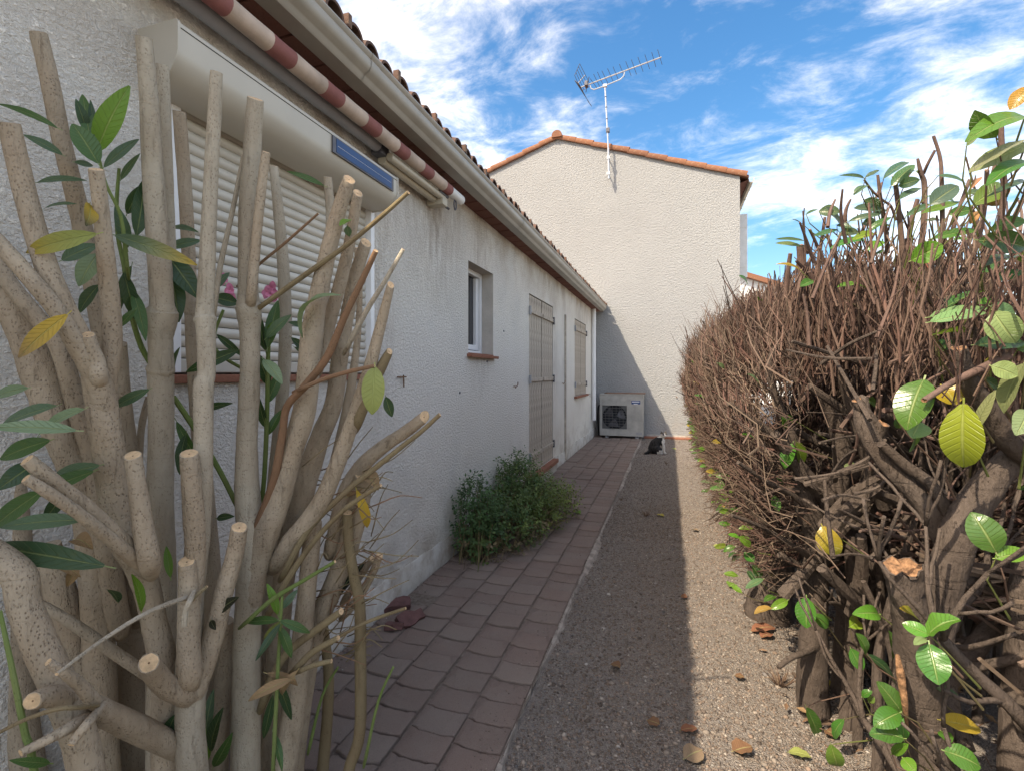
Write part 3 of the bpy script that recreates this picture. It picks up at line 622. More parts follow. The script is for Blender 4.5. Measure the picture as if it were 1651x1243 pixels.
# soffit bricks, gutter, eave tiles, roof slope, downpipe
GX = -1.245      # outermost lip of the gutter
def eaves():
    sof = MB().box(WX-0.02, WX+0.16, HY0, HY1, EAVE_Z+0.016, EAVE_Z+0.04).build('soffit', 'mortar', house)
    me = MB().box(-0.075, 0.075, -0.092, 0.092, -0.012, 0.012, 0, 0.003).mesh('soffit_brick', 'soffit_brick'); y = 0.1
    while y < HY1-0.1:
        inst('soffit_brick', me, sof, (WX+0.078, y, EAVE_Z+0.012+rnd.uniform(-.003, .003)), (0, R(-3), rnd.uniform(-.012, .012))); y += 0.196
    z = EAVE_Z
    outer = [(WX+0.118, z+0.085), (WX+0.120, z+0.012), (WX+0.127, z-0.002), (GX-0.060, z-0.006), (GX-0.050, z+0.004), (GX-0.046, z+0.014), (GX-0.040, z+0.020), (GX-0.022, z+0.028), (GX-0.010, z+0.046), (GX-0.008, z+0.066), (GX-0.012, z+0.080), (GX-0.004, z+0.088), (GX, z+0.098), (GX-0.004, z+0.106), (GX-0.012, z+0.108)]
    inner = [(GX-0.013, z+0.096), (GX-0.018, z+0.080), (GX-0.014, z+0.066), (GX-0.018, z+0.048), (GX-0.05, z+0.026), (WX+0.128, z+0.012), (WX+0.123, z+0.085)]
    g = MB().prism(outer+inner, 'y', HY0, HY1-0.30).build('gutter', 'gutter_plastic', house, smooth='angle')
    MB().prism([(x+(0.002 if x > GX-0.03 else 0), q) for x, q in outer], 'y', HY1-0.30, HY1-0.288).build('gutter_end', 'gutter_plastic', g)
    for yy in (1.9, 4.3, 6.9, 9.3):
        MB().prism([(x+0.0022 if x > GX-0.08 else x, q-0.0022 if q < z+0.03 else q) for x, q in outer], 'y', yy, yy+0.07, close='open').build('gutter_joint', 'gutter_plastic', g, smooth='angle')
    # roof slope behind the eave and half-round tiles along it
    sl = 0.31; xe = GX-0.030; ze = z+0.118; px_ = WX-4.0
    rf = MB().add([(xe-0.06, HY0, ze), (px_, HY0, ze+sl*(xe-0.06-px_)), (px_, HY1, ze+sl*(xe-0.06-px_)), (xe-0.06, HY1, ze)], [(0, 3, 2, 1)])
    rf.add([(px_, HY0, ze+sl*(xe-0.06-px_)), (px_-4, HY0, ze+0.1), (px_-4, HY1, ze+0.1), (px_, HY1, ze+sl*(xe-0.06-px_))], [(0, 3, 2, 1)])
    rf = rf.build('roof', 'old_terracotta', house)
    def canal(r0, r1, L, lip):
        m = MB(); n = 10; th = 0.013; V = []
        for (x, ro) in ((0.0, r0), (-L, r1)):
            zz = sl*(-x)
            for rr in (ro, ro-th):
                V += [(x, rr*math.cos(math.pi*k/n), zz+rr*math.sin(math.pi*k/n)*0.95) for k in range(n+1)]
        q = n+1; F = []
        for k in range(n):
            F += [(k, 2*q+k, 2*q+k+1, k+1), (q+k, q+k+1, 3*q+k+1, 3*q+k), (k, k+1, q+k+1, q+k)]
        m.add(V, F)
        if lip: m.box(-0.02, 0.012, -r0-0.012, -r0+0.012, -0.002, 0.055, 0, 0.003)
        return m.mesh('roof_tile', 'old_terracotta', smooth='angle')
    A, B = canal(0.058, 0.050, 0.45, False), canal(0.055, 0.05, 0.45, True); y = 0.30; k = 0
    while y < HY1-0.05:
        inst('roof_tile', B if k % 3 == 2 else A, rf, (xe+rnd.uniform(-.012, .010), y, ze+0.010+rnd.uniform(-.004, .004)), (0, 0, rnd.uniform(-.03, .03)))
        if y < 6: inst('roof_tile', A, rf, (xe-0.38, y, ze+0.022+sl*0.38), (0, 0, rnd.uniform(-.03, .03)))
        y += 0.1372; k += 1
    dp = onX(957.5, 550, WX+0.05).y
    d = MB().tube([(WX+0.05, dp, 0.40), (WX+0.05, dp, EAVE_Z+0.02)], 0.042, 14).build('downpipe', 'white_plastic', house, smooth='angle')
    for z_ in (0.75, 1.6, 2.4): MB().tube([(WX+0.05, dp, z_), (WX+0.05, dp, z_+0.025)], 0.046, 14).build('pipe_clip', 'white_plastic', d, smooth='angle')
eaves()

# ================================================================== AWNING
def awning():
    AX, AZ = WX+0.135, 2.545
    aw = thing('awning', 'rolled up awning with maroon and cream stripes fixed under the eave', 'awning', (WX, 1.5, AZ))
    bx = [225, 465, 597, 775, 875, 1010, 1090, 1195, 1255, 1340, 1395, 1470, 1505]; by = [60, 240, 345, 490, 580, 690, 755, 845, 895, 960, 1000, 1075, 1100]
    cuts = [onX(300+x/3.552, y/3.552, AX).y for x, y in zip(bx, by)]
    L = [cuts[0]-0.10*k*1.15 for k in (9, 7.3, 6, 4.4, 3.2, 1.4)]+cuts
    for i in range(len(L)-1):
        red = (i - (len(L)-2)) % 2 == 0
        y0, y1 = L[i], L[i+1]; m = MB(); r = 0.036-0.0008*rnd.random()
        m.tube([(AX, y0, AZ+0.003*math.sin(y0*3)), (AX, (y0+y1)/2, AZ+0.003*math.sin((y0+y1)*1.5)-0.001), (AX, y1, AZ+0.003*math.sin(y1*3))], [r, r*0.985, r], 18, endcap0=False)
        m.build('fabric_band', 'awning_red' if red else 'awning_cream', aw, smooth='angle')
    ye = cuts[-1]; e2 = onX(744, 322, AX).y
    MB().tube([(AX, ye, AZ), (AX, e2-0.015, AZ), (AX, e2, AZ)], [0.034, 0.033, 0.027], 16).build('end_cap', 'white_metal', aw, smooth='angle')
    bar = MB().tube([(WX+0.055, L[0], AZ-0.01), (WX+0.055, onX(620, 248, WX+0.055).y, AZ-0.01)], 0.030, 12).build('torsion_bar', 'zinc_grey', aw, smooth='angle')
    a0, a1 = onX(625, 255, WX+0.09), onX(712, 330, WX+0.09)
    MB().box(WX+0.02, WX+0.085, a0.y-0.05, a0.y+0.02, AZ-0.05, AZ+0.02, 0, 0.008).build('elbow_bracket', 'dark_metal', aw)
    for k, (x, z0, z1, r) in enumerate(((WX+0.10, AZ-0.052, AZ-0.052, 0.021), (WX+0.055, AZ-0.062, AZ-0.068, 0.025))):
        MB().tube([(x, a0.y, z0), (x, (a0.y+a1.y)/2, (z0+z1)/2), (x, a1.y, z1)], r, 10).build('folding_arm', 'awning_arm', aw, smooth='angle')
    br = MB().box(WX, WX+0.12, a1.y-0.045, a1.y+0.035, AZ-0.105, AZ-0.045, 0, 0.012).build('wall_bracket', 'awning_arm', aw, smooth='angle')
    MB().box(WX+0.03, WX+0.125, a1.y-0.09, a1.y+0.04, AZ-0.045, AZ-0.028, 0, 0.004).build('bracket_plate', 'dark_metal', br)
    MB().tube([(WX+0.085, a1.y+0.03, AZ-0.085), (WX+0.10, a1.y+0.09, AZ-0.095)], 0.008, 8).build('bolt', 'dark_metal', br)
    y = a1.y+0.115; pts = [(AX+0.0, y+0.018*math.cos(a), AZ-0.062+0.034*math.sin(a)) for a in np.linspace(0, 2*math.pi, 13)]
    MB().tube(pts, 0.005, 6).build('crank_eye', 'dark_metal', br)
awning()

# ================================================================== NEIGHBOUR'S HOUSE
def neighbour():
    nb = thing('neighbour_house', 'tall cream rendered gable house with orange tiled verge closing the alley', 'house', (0, GY, 0))
    ap = onY(899, 225, GY); rt = onY(1193, 285, GY); AX_, AZ_ = ap.x, ap.z; RX, RZ = rt.x, rt.z
    LX = 2*AX_-RX; D = 8.0
    m = MB(); poly = [(LX, -0.2), (RX, -0.2), (RX, RZ), (AX_, AZ_), (LX, RZ)]
    n = 5; m.add([(x, GY, z) for x, z in poly]+[(x, GY+D, z) for x, z in poly], [tuple(range(n)), tuple(range(2*n-1, n-1, -1))]+[(i, n+i, n+(i+1) % n, (i+1) % n) for i in (0, 1, 4)])
    m.build('wall', 'gable_render', nb)
    sl = (AZ_-RZ)/(RX-AX_); ang = math.atan(sl); ov = 0.06
    # roof slabs
    rfm = MB()
    for s in (1, -1):
        xe = RX-AX_+0.16; z0 = AZ_+0.004; V = []
        for (yy) in (GY-ov+0.03, GY+D):
            V += [(AX_, yy, z0), (AX_+s*xe, yy, z0-sl*xe), (AX_+s*xe, yy, z0-sl*xe+0.05), (AX_, yy, z0+0.05)]
        rfm.add(V, [(0, 1, 2, 3), (4, 7, 6, 5), (0, 4, 5, 1), (1, 5, 6, 2), (2, 6, 7, 3)])
    rf = rfm.build('roof', 'verge_terracotta', nb)
    # verge tiles: each laps the one below it
    TL = (RX-AX_+0.10)/math.cos(ang)/10.0
    n = 7; V = []; 
    prof = [(-0.055, -0.028), (-0.057, 0.035), (-0.045, 0.058), (-0.02, 0.070), (0.03, 0.074), (0.09, 0.065), (0.13, 0.045)]
    def vt():
        m = MB(); V = []
        for (x, lift, sc) in ((-TL*0.06, 0.0, 0.94), (TL*1.0, 0.016, 1.06)):
            V += [(x, y*sc, z*sc+lift) for y, z in prof]
            V += [(x, y*sc+0.012, z*sc+lift-0.016) for y, z in prof]
        q = len(prof); F = []
        for k in range(q-1): F += [(k, k+1, 2*q+k+1, 2*q+k), (q+k, 3*q+k, 3*q+k+1, q+k+1), (2*q+k, 2*q+k+1, 3*q+k+1, 3*q+k), (k, q+k, q+k+1, k+1)]
        F += [(0, 2*q, 3*q, q)]
        return m.add(V, F).mesh('verge_tile', 'verge_terracotta', smooth='angle')
    me = vt()
    for s in (1, -1):
        for k in range(10):
            d = 0.02+TL*k; 
            o = inst('verge_tile', me, rf, (AX_+s*d*math.cos(ang), GY-0.012, AZ_+0.03-d*math.sin(ang)+rnd.uniform(-.006, .006)), (0, (ang+rnd.uniform(-.014, .014))*1.0, 0), (1, 1, 1))
            if s == -1: o.rotation_euler = (0, -ang, 0); o.scale = (-1, 1, 1)
    # ridge cap
    rc = MB(); r = 0.115
    for k in range(4):
        y = GY-0.10+k*0.42; V = []
        for (yy, rr) in ((y, r), (y+0.46, r*0.9)): V += [(AX_+rr*math.cos(math.pi*(i/10)*1.2-0.31), yy, AZ_+0.045+rr*math.sin(math.pi*(i/10)*1.2-0.31)) for i in range(11)]
        m = MB().add(V, [(i, i+1, 12+i, 11+i) for i in range(10)]+[tuple(range(11))]); m.build('ridge_tile', 'verge_terracotta', rf, smooth='angle')
    # eave on the right: soffit, half-round gutter
    xe = RX+0.02; MB().add([(RX, GY+0.02, RZ-0.13), (RX+0.17, GY+0.02, RZ-0.07), (RX+0.17, GY+D, RZ-0.07), (RX, GY+D, RZ-0.13)], [(0, 1, 2, 3)]).build('eave_soffit', 'soffit_brick', nb)
    gp = [(RX+0.17, RZ-0.02), (RX+0.175, RZ-0.09), (RX+0.20, RZ-0.12), (RX+0.25, RZ-0.115), (RX+0.275, RZ-0.06), (RX+0.285, RZ-0.02), (RX+0.27, RZ-0.02), (RX+0.245, RZ-0.1), (RX+0.19, RZ-0.09)]
    gt = MB().prism(gp, 'y', GY+0.10, GY+D).build('gutter', 'awning_arm', nb, smooth='angle')
    for k in range(6): MB().prism([(x+0.006, z-0.004) for x, z in gp[:6]], 'y', GY+0.5+k*0.6, GY+0.58+k*0.6, close='open').build('gutter_bracket', 'awning_arm', gt)
    # shutter folded out on the side wall
    p0 = onY(1194, 347, GY+0.9); p1 = onY(1203, 448, GY+0.9)
    s = MB().box(RX+0.01, p1.x+0.02, GY+0.86, GY+0.90, p1.z, p0.z, 0, 0.006).build('shutter', 'white_metal', nb)
    for z in (p1.z+0.25, p0.z-0.25): MB().box(RX+0.02, p1.x+0.018, GY+0.848, GY+0.86, z-0.035, z+0.035).build('batten', 'white_metal', s)
    # footing: a clay tile course and cement lip along the foot of the gable
    MB().box(-0.45, 1.3, GY-0.028, GY-0.002, 0.0, 0.075, 0, 0.004).build('footing', 'plinth_render', nb)
    me = MB().box(-0.098, 0.098, -0.07, 0.07, -0.014, 0.014, 0, 0.004).mesh('footing_tile', 'sill_terracotta'); x = -0.40
    ft = MB().box(-0.48, 1.3, GY-0.17, GY-0.03, 0.0, 0.018).build('footing_bed', 'mortar', nb)
    while x < 1.25: inst('footing_tile', me, ft, (x, GY-0.105, 0.028+rnd.uniform(-.003, .003)), (R(3), 0, rnd.uniform(-.02, .02))); x += 0.203
    p = onY(1090, 639, GY-0.002); MB().tube([p, p+Vector((0, -0.03, 0.0)), p+Vector((0.03, -0.035, -0.03))], 0.006, 6).build('wall_hook', 'rust', nb)
    return AX_
neighbour()

def far_house():
    fh = thing('far_house', 'low distant white house with terracotta roof right of the gable', 'house', (6, 24, 0))
    Y = 24.0; a = onY(1185, 455, Y); b = onY(1330, 470, Y); ze = onY(1203, 441, Y).z
    x0, x1 = a.x-1.4, b.x+5.3; e0 = onY(1203, 443, Y).z; sl = (onY(1203, 441, Y).z-onY(1250, 455, Y).z)/(onY(1250, 455, Y).x-onY(1203, 441, Y).x)
    rf = MB(); zt = ze; X0 = onY(1203, 441, Y).x
    def zz(x): return zt-sl*(x-X0)
    rf.add([(x0, Y-0.3, zz(x0)), (X0+2.6, Y-0.3, zz(X0+2.6)), (X0+2.6, Y+6.3, zz(X0+2.6)), (x0, Y+6.3, zz(x0)), (x0, Y-0.3, zz(x0)-0.22), (X0+2.6, Y-0.3, zz(X0+2.6)-0.22), (X0+2.6, Y+6.3, zz(X0+2.6)-0.22), (x0, Y+6.3, zz(x0)-0.22)],
           [(0, 1, 2, 3), (4, 7, 6, 5), (0, 4, 5, 1), (1, 5, 6, 2), (3, 2, 6, 7), (0, 3, 7, 4)])
    rf.build('roof', 'verge_terracotta', fh)
    xr = X0+2.3; MB().prism([(x0+0.4, 0), (xr, 0), (xr, zz(xr)-0.221), (x0+0.4, zz(x0+0.4)-0.221)], 'y', Y, Y+6).build('wall', 'white_metal', fh)
far_house()

# ================================================================== TV ANTENNA
def antenna():
    Y = GY-0.17; Q = lambda x, y: onY(910+x/5.653, 80+y/5.653, Y)
    an = thing('television_antenna', 'silver comb shaped television antenna on a thin mast above the gable', 'antenna', tuple(Q(405, 1175)))
    MB().tube([Q(405, 1180), Q(400, 900)], 0.021, 8).build('mast_foot', 'galvanised', an, smooth='angle')
    mast = MB().tube([Q(409, 1150), Q(395, 800), Q(370, 330)], 0.017, 8).build('mast', 'galvanised', an, smooth='angle')
    for y in (440, 535, 640): p = Q(370+(y-330)*0.053, y); MB().tube([p, p+Vector((0, 0, 0.02))], 0.0195, 8).build('tape_ring', 'dark_metal', mast)
    p = Q(393, 738); MB().box(p.x-0.03, p.x+0.045, p.y-0.035, p.y+0.035, p.z-0.05, p.z+0.04, 0, 0.006).build('junction_box', 'dark_metal', an)
    for y in (990, 1135):
        p = Q(403, y); c = MB().box(p.x-0.035, p.x+0.03, p.y-0.028, p.y+0.03, p.z-0.03, p.z+0.03, 0, 0.005).tube([p+Vector((0, 0.02, 0)), Vector((p.x, GY+0.01, p.z))], 0.012, 8)
        c.build('wall_clamp', 'galvanised', an)
    p = Q(370, 335); MB().box(p.x-0.04, p.x+0.04, p.y-0.03, p.y+0.03, p.z-0.025, p.z+0.03, 0, 0.005).build('mast_clamp', 'galvanised', an)
    dv = Vector((0, 1, 0))
    A, B = Q(140, 350), Q(885, 72)
    bm_ = MB().tube([A, B], 0.014, 6).build('boom', 'galvanised', an)
    arm = [Q(235, 330), Q(245, 360), Q(270, 368), Q(330, 348), Q(420, 312), Q(510, 275), Q(540, 245), Q(548, 210)]
    MB().tube(arm, 0.012, 8).build('support_arm', 'galvanised', an, smooth='angle')
    for (x0, y0, x1, y1) in ((850, 30, 890, 115), (797, 55, 833, 135), (735, 75, 775, 155), (672, 97, 715, 180), (613, 120, 655, 205), (562, 137, 605, 217), (505, 160, 545, 230), (448, 185, 490, 260), (398, 200, 442, 275), (347, 222, 397, 300), (307, 232, 350, 308), (272, 250, 318, 322), (240, 290, 290, 330)):
        MB().tube([Q(x0, y0)-dv*0.10, Q(x1, y1)+dv*0.10], 0.0055, 5).build('element', 'dark_metal', an)
    dp = MB().box(*sorted((Q(187, 0).x, Q(215, 0).x)), Y-0.06, Y+0.06, Q(0, 375).z, Q(0, 335).z, 0, 0.005); dp.tube([Q(230, 270)-dv*0.08, Q(190, 375)+dv*0.08], 0.008, 6).build('dipole', 'dark_metal', an)
    # corner reflector: two wire wings
    for (c0, c1, e0, e1) in (((105, 275), (150, 170), (145, 345), (232, 300)), ((105, 320), (145, 352), (238, 487), (205, 440))):
        m = MB(); P0, P1, E0, E1 = Q(*c0)-dv*0.15, Q(*c1)-dv*0.15, Q(*e0)+dv*0.15, Q(*e1)+dv*0.15
        for t in np.linspace(0, 1, 5): m.tube([P0.lerp(P1, t), E0.lerp(E1, t)], 0.0055, 5)
        m.tube([P0, P1], 0.007, 5).tube([E0, E1], 0.007, 5).tube([(P0+E0)/2, (P1+E1)/2], 0.009, 5)
        m.build('reflector_wing', 'dark_metal', an)
antenna()

# ================================================================== AIR CONDITIONER
def aircon():
    Y = GY-0.46; a = onY(967, 701, Y); b = onY(1037, 637.5, Y); x0, x1, z0, z1 = a.x, b.x, a.z, b.z; D = 0.33
    ac = thing('air_conditioner', 'cream grey outdoor air conditioning unit standing in the corner by the downpipe', 'air conditioner', ((x0+x1)/2, Y+D/2, 0))
    W, H = x1-x0, z1-z0; Z = lambda f: z0+H*f; X = lambda f: x0+W*f
    # casing with a square hole in front of the fan
    fx0, fx1, fz0, fz1 = X(0.055), X(0.63), Z(0.165), Z(0.745)
    m = MB()
    for (p, q, r, s) in ((x0, fx0, z0, z1), (fx1, x1, z0, z1), (fx0, fx1, z0, fz0), (fx0, fx1, fz1, z1)): m.box(p, q, Y, Y+0.02, r, s)
    m.box(x0, x0+0.01, Y+0.02, Y+D, z0, z1).box(x1-0.01, x1, Y+0.02, Y+D, z0, z1).box(x0+0.01, x1-0.01, Y+D-0.01, Y+D, z0, z1).box(x0+0.01, x1-0.01, Y+0.02, Y+D-0.01, z0, z0+0.01).box(x0+0.01, x1-0.01, Y+0.02, Y+D-0.01, z1-0.01, z1)
    cs = m.build('casing', 'ac_casing', ac)
    MB().box(x0-0.008, x1+0.008, Y-0.008, Y+D+0.008, z1+0.001, z1+0.022, 0, 0.004).build('lid', 'ac_casing', ac)
    MB().box(X(0.10), x1+0.03, Y+0.05, Y+D+0.06, z1+0.024, z1+0.042, 0, 0.003).build('cover_board', 'wood_board', ac)
    for (p, q, r, s) in ((X(0.643), X(0.646), Z(0.02), Z(0.985)),): MB().box(p, q, Y-0.003, Y-0.001, r, s).build('panel_seam', 'zinc_grey', cs)
    MB().box(X(0.2), X(0.62), Y-0.003, Y-0.001, Z(0.845), Z(0.849)).build('panel_seam', 'zinc_grey', cs)
    for k in range(10): MB().box(X(0.67), X(0.97), Y-0.003, Y-0.001, Z(0.40+k*0.025), Z(0.403+k*0.025)).build('louvre_line', 'zinc_grey', cs)
    cx, cz, rr = (fx0+fx1)/2, (fz0+fz1)/2, (fx1-fx0)*0.49
    MB().box(fx0, fx1, Y+0.12, Y+0.13, fz0, fz1).build('fan_housing', 'fan_black', ac)
    # corner plates round the opening
    n = 32; V = []; F = []
    for k in range(n):
        t = 2*math.pi*k/n; c, s = math.cos(t), math.sin(t); q = 1/max(abs(c), abs(s))
        V += [(cx+rr*c, Y+0.022, cz+rr*s), (cx+(fx1-fx0)/2*c*q, Y+0.018, cz+(fz1-fz0)/2*s*q)]
    for k in range(n): F.append((2*k, 2*k+1, (2*k+3) % (2*n), (2*k+2) % (2*n)))
    MB().add(V, F).build('fan_shroud', 'shroud_grey', ac)
    for k in range(3):
        t = k*2.094+0.4; V = []
        for r_, w_ in ((0.05, 0.35), (rr*0.6, 0.55), (rr*0.93, 0.5)):
            V += [(cx+r_*math.cos(t-w_), Y+0.06, cz+r_*math.sin(t-w_)), (cx+r_*math.cos(t+w_), Y+0.10, cz+r_*math.sin(t+w_))]
        MB().add(V, [(0, 1, 3, 2), (2, 3, 5, 4)]).build('fan_blade', 'dark_metal', ac)
    g = MB()
    for k in range(1, 9):
        z = fz0+(fz1-fz0)*k/9; g.tube([(fx0, Y-0.004, z), (fx1, Y-0.004, z)], 0.0032 if k % 2 else 0.0045, 5)
    for k in range(1, 7): x = fx0+(fx1-fx0)*k/7; g.tube([(x, Y-0.007, fz0), (x, Y-0.007, fz1)], 0.003, 5)
    g.build('fan_grille', 'shroud_grey', ac)
    bd = MB().box(X(0.735), X(0.935), Y-0.005, Y-0.001, Z(0.785), Z(0.872)).build('badge', 'badge_blue', ac)
    m = MB(); x = X(0.752)
    for k in range(9): w = W*0.013; m.box(x, x+w, Y-0.007, Y-0.0055, Z(0.826), Z(0.856)); x += W*0.0185
    m.build('badge_lettering', 'badge_white', bd)
    MB().box(X(0.785), X(0.875), Y-0.007, Y-0.0055, Z(0.780), Z(0.797)).build('badge_tab', 'badge_white', bd)
    MB().box(X(0.84), X(0.97), Y-0.003, Y-0.001, Z(0.04), Z(0.10)).build('rating_plate', 'zinc_grey', ac)
    for f in (0.17, 0.86):
        MB().box(X(f)-0.03, X(f)+0.03, Y-0.02, Y+D+0.02, 0.03, 0.055, 0, 0.004).box(X(f)-0.032, X(f)-0.024, Y-0.02, Y+D, 0.055, z0-0.001).box(X(f)+0.024, X(f)+0.032, Y-0.02, Y+D, 0.055, z0-0.001).build('foot', 'galvanised', ac)
    for k, (dx, r) in enumerate(((0.02, 0.016), (0.055, 0.011))):
        p = [(x0+0.005, Y+0.10+dx, Z(0.72)), (x0-0.03, Y+0.10+dx, Z(0.73)), (x0-0.055, Y+0.12+dx, Z(0.6)), (x0-0.06, Y+0.2, Z(0.25)), (x0-0.05, Y+0.3, 0.04)]
        q, rr_ = smoothpath(p, [r]*5, 4); MB().tube(q, rr_, 7).build('pipe', 'black_rubber' if k == 0 else 'awning_arm', ac, smooth=True)
aircon()

# ================================================================== CAT
def cat():
    base = onZ(1061, 731, 0.0)
    ct = thing('cat', 'black and white cat sitting on the gravel by the air conditioner, head turned back', 'cat', tuple(base))
    bm = bmesh.new(); 
    def ball(c, r, s=(1, 1, 1)):
        M = Matrix.Translation(c) @ Matrix.Diagonal((r*s[0], r*s[1], r*s[2], 1)); bmesh.ops.create_uvsphere(bm, u_segments=16, v_segments=10, radius=1.0, matrix=M)
    def limb(pts, rr):
        for (a, ra), (b, rb) in zip(list(zip(pts, rr))[:-1], list(zip(pts, rr))[1:]):
            a, b = Vector(a), Vector(b); n = max(2, int((b-a).length/0.008))
            for i in range(n+1): t = i/n; ball(a.lerp(b, t), ra*(1-t)+rb*t)
    limb([(-0.065, 0, 0.085), (-0.045, 0, 0.15), (0.0, 0, 0.205), (0.035, 0, 0.235)], [0.085, 0.080, 0.064, 0.050])
    limb([(0.03, 0, 0.19), (0.06, 0, 0.20)], [0.055, 0.045])
    limb([(0.035, 0, 0.235), (0.066, -0.012, 0.285)], [0.046, 0.036])
    ball((0.078, -0.022, 0.303), 0.050, (1.05, 0.98, 0.88)); ball((0.092, -0.055, 0.292), 0.020, (1.15, 1, 0.8)); ball((0.085, -0.048, 0.286), 0.018)
    for s in (-1, 1):
        c = Vector((0.078+0.032*s, -0.018+0.004*s, 0.348)); M = Matrix.Translation(c) @ Matrix.Rotation(0.25*s, 4, 'Y')
        bmesh.ops.create_cone(bm, cap_ends=True, segments=10, radius1=0.022, radius2=0.003, depth=0.038, matrix=M)
        limb([(0.060, 0.028*s, 0.175), (0.082, 0.030*s, 0.09), (0.088, 0.030*s, 0.02), (0.105, 0.030*s, 0.012)], [0.028, 0.019, 0.015, 0.016])
        limb([(-0.03, 0.048*s, 0.085), (0.015, 0.062*s, 0.06), (-0.03, 0.070*s, 0.025), (0.045, 0.070*s, 0.016)], [0.062, 0.046, 0.026, 0.017])
    limb([(-0.125, -0.01, 0.04), (-0.165, -0.045, 0.022), (-0.205, -0.095, 0.018)], [0.028, 0.022, 0.017])
    me0 = bpy.data.meshes.new('cat_body'); bm.to_mesh(me0); bm.free()
    tmp = bpy.data.objects.new('tmp', me0); col.objects.link(tmp)
    md = tmp.modifiers.new('r', 'REMESH'); md.mode = 'VOXEL'; md.voxel_size = 0.0055
    ms = tmp.modifiers.new('s', 'SMOOTH'); ms.factor = 0.5; ms.iterations = 4
    dg = bpy.context.evaluated_depsgraph_get(); me = bpy.data.meshes.new_from_object(tmp.evaluated_get(dg)); bpy.data.objects.remove(tmp)
    me.name = 'body'; me.materials.clear()
    for k in ('black_fur', 'white_fur', 'tabby_fur'): me.materials.append(MATS[k])
    for p in me.polygons:
        x, y, z = p.center; w = 0; n = 0.012*math.sin(x*90+y*60+z*50)
        if x > 0.052+n*0.5 and z < 0.272: w = 1                               # bib and forelegs
        if z > 0.262:
            w = 2
            if y < -0.035 and z < 0.305+n*0.6: w = 1                            # muzzle and cheeks
            if y < -0.055 and abs(x-0.088) < 0.008: w = 1                       # blaze
            if x < 0.058 and z < 0.318 and y < -0.012: w = 1
        if y < -0.055 and z < 0.045 and x > -0.03: w = 1                        # hind foot
        if y < -0.085 and 0.035 < z < 0.07 and x > 0.0: w = 1
        p.material_index = w; p.use_smooth = True
    o = bpy.data.objects.new('body', me); col.objects.link(o); o.parent = ct
    for s in (-1, 1): ey = MB(); c = base+Vector((0.082+0.018*s, -0.062+0.004*s, 0.311)); ey.tube([c, c+Vector((0.001, -0.006, 0))], [0.006, 0.003], 8).build('eye', 'solar_cell', ct)
    ct.rotation_euler = (0, 0, R(10)); ct.scale = (1.1, 1.1, 1.06)
cat()

# ================================================================== LEAVES (helper)
def leaf_mesh(m, p0, p1, width, up, bend=0.15, fold=0.25, color=(0.06, 0.12, 0.03), tipcol=None, n=8, shape='lance', wavy=0.0, mat=0):
    """blade from base p0 to tip p1; up = facing direction; bend lifts the middle along up"""
    p0, p1, up = Vector(p0), Vector(p1), Vector(up); ax = p1-p0; L = ax.length; ax.normalize()
    sd = ax.cross(up); sd = sd.normalized() if sd.length > 1e-6 else ax.orthogonal().normalized(); up = sd.cross(ax).normalized()
    V = []; C = []; B = []; ph = rnd.random()*6
    for i in range(n+1):
        t = i/n
        if shape == 'lance': w = math.sin(math.pi*min(1, (t*0.97+0.015))**0.85)**0.8
        else: w = (math.sin(math.pi*min(1, t*0.985+0.01)**0.9))**0.62
        w *= width/2
        c = p0+ax*L*t+up*(bend*L*4*t*(1-t)*0.5)
        cc = color if tipcol is None else tuple(a*(1-t**2.2)+b*t**2.2 for a, b in zip(color, tipcol))
        for k in (-1, -0.5, 0, 0.5, 1):
            rip = wavy*math.sin(t*14+ph+k)*abs(k)*width
            V.append(c+sd*w*k+up*(abs(k)*w*fold+rip)); C.append(cc); B.append((k, t, 0))
    F = [(i*5+k, i*5+k+1, (i+1)*5+k+1, (i+1)*5+k) for i in range(n) for k in range(4)]
    # petiole
    m.add(V, F, mat, C, B)
    q = p0-ax*L*0.10; s = max(0.0009, width*0.025)
    m.add([q-sd*s, q+sd*s, p0+sd*s+ax*L*0.03, p0-sd*s+ax*L*0.03], [(0, 1, 2, 3)], mat, [color]*4, [(0, 0, 0)]*4)
    return m

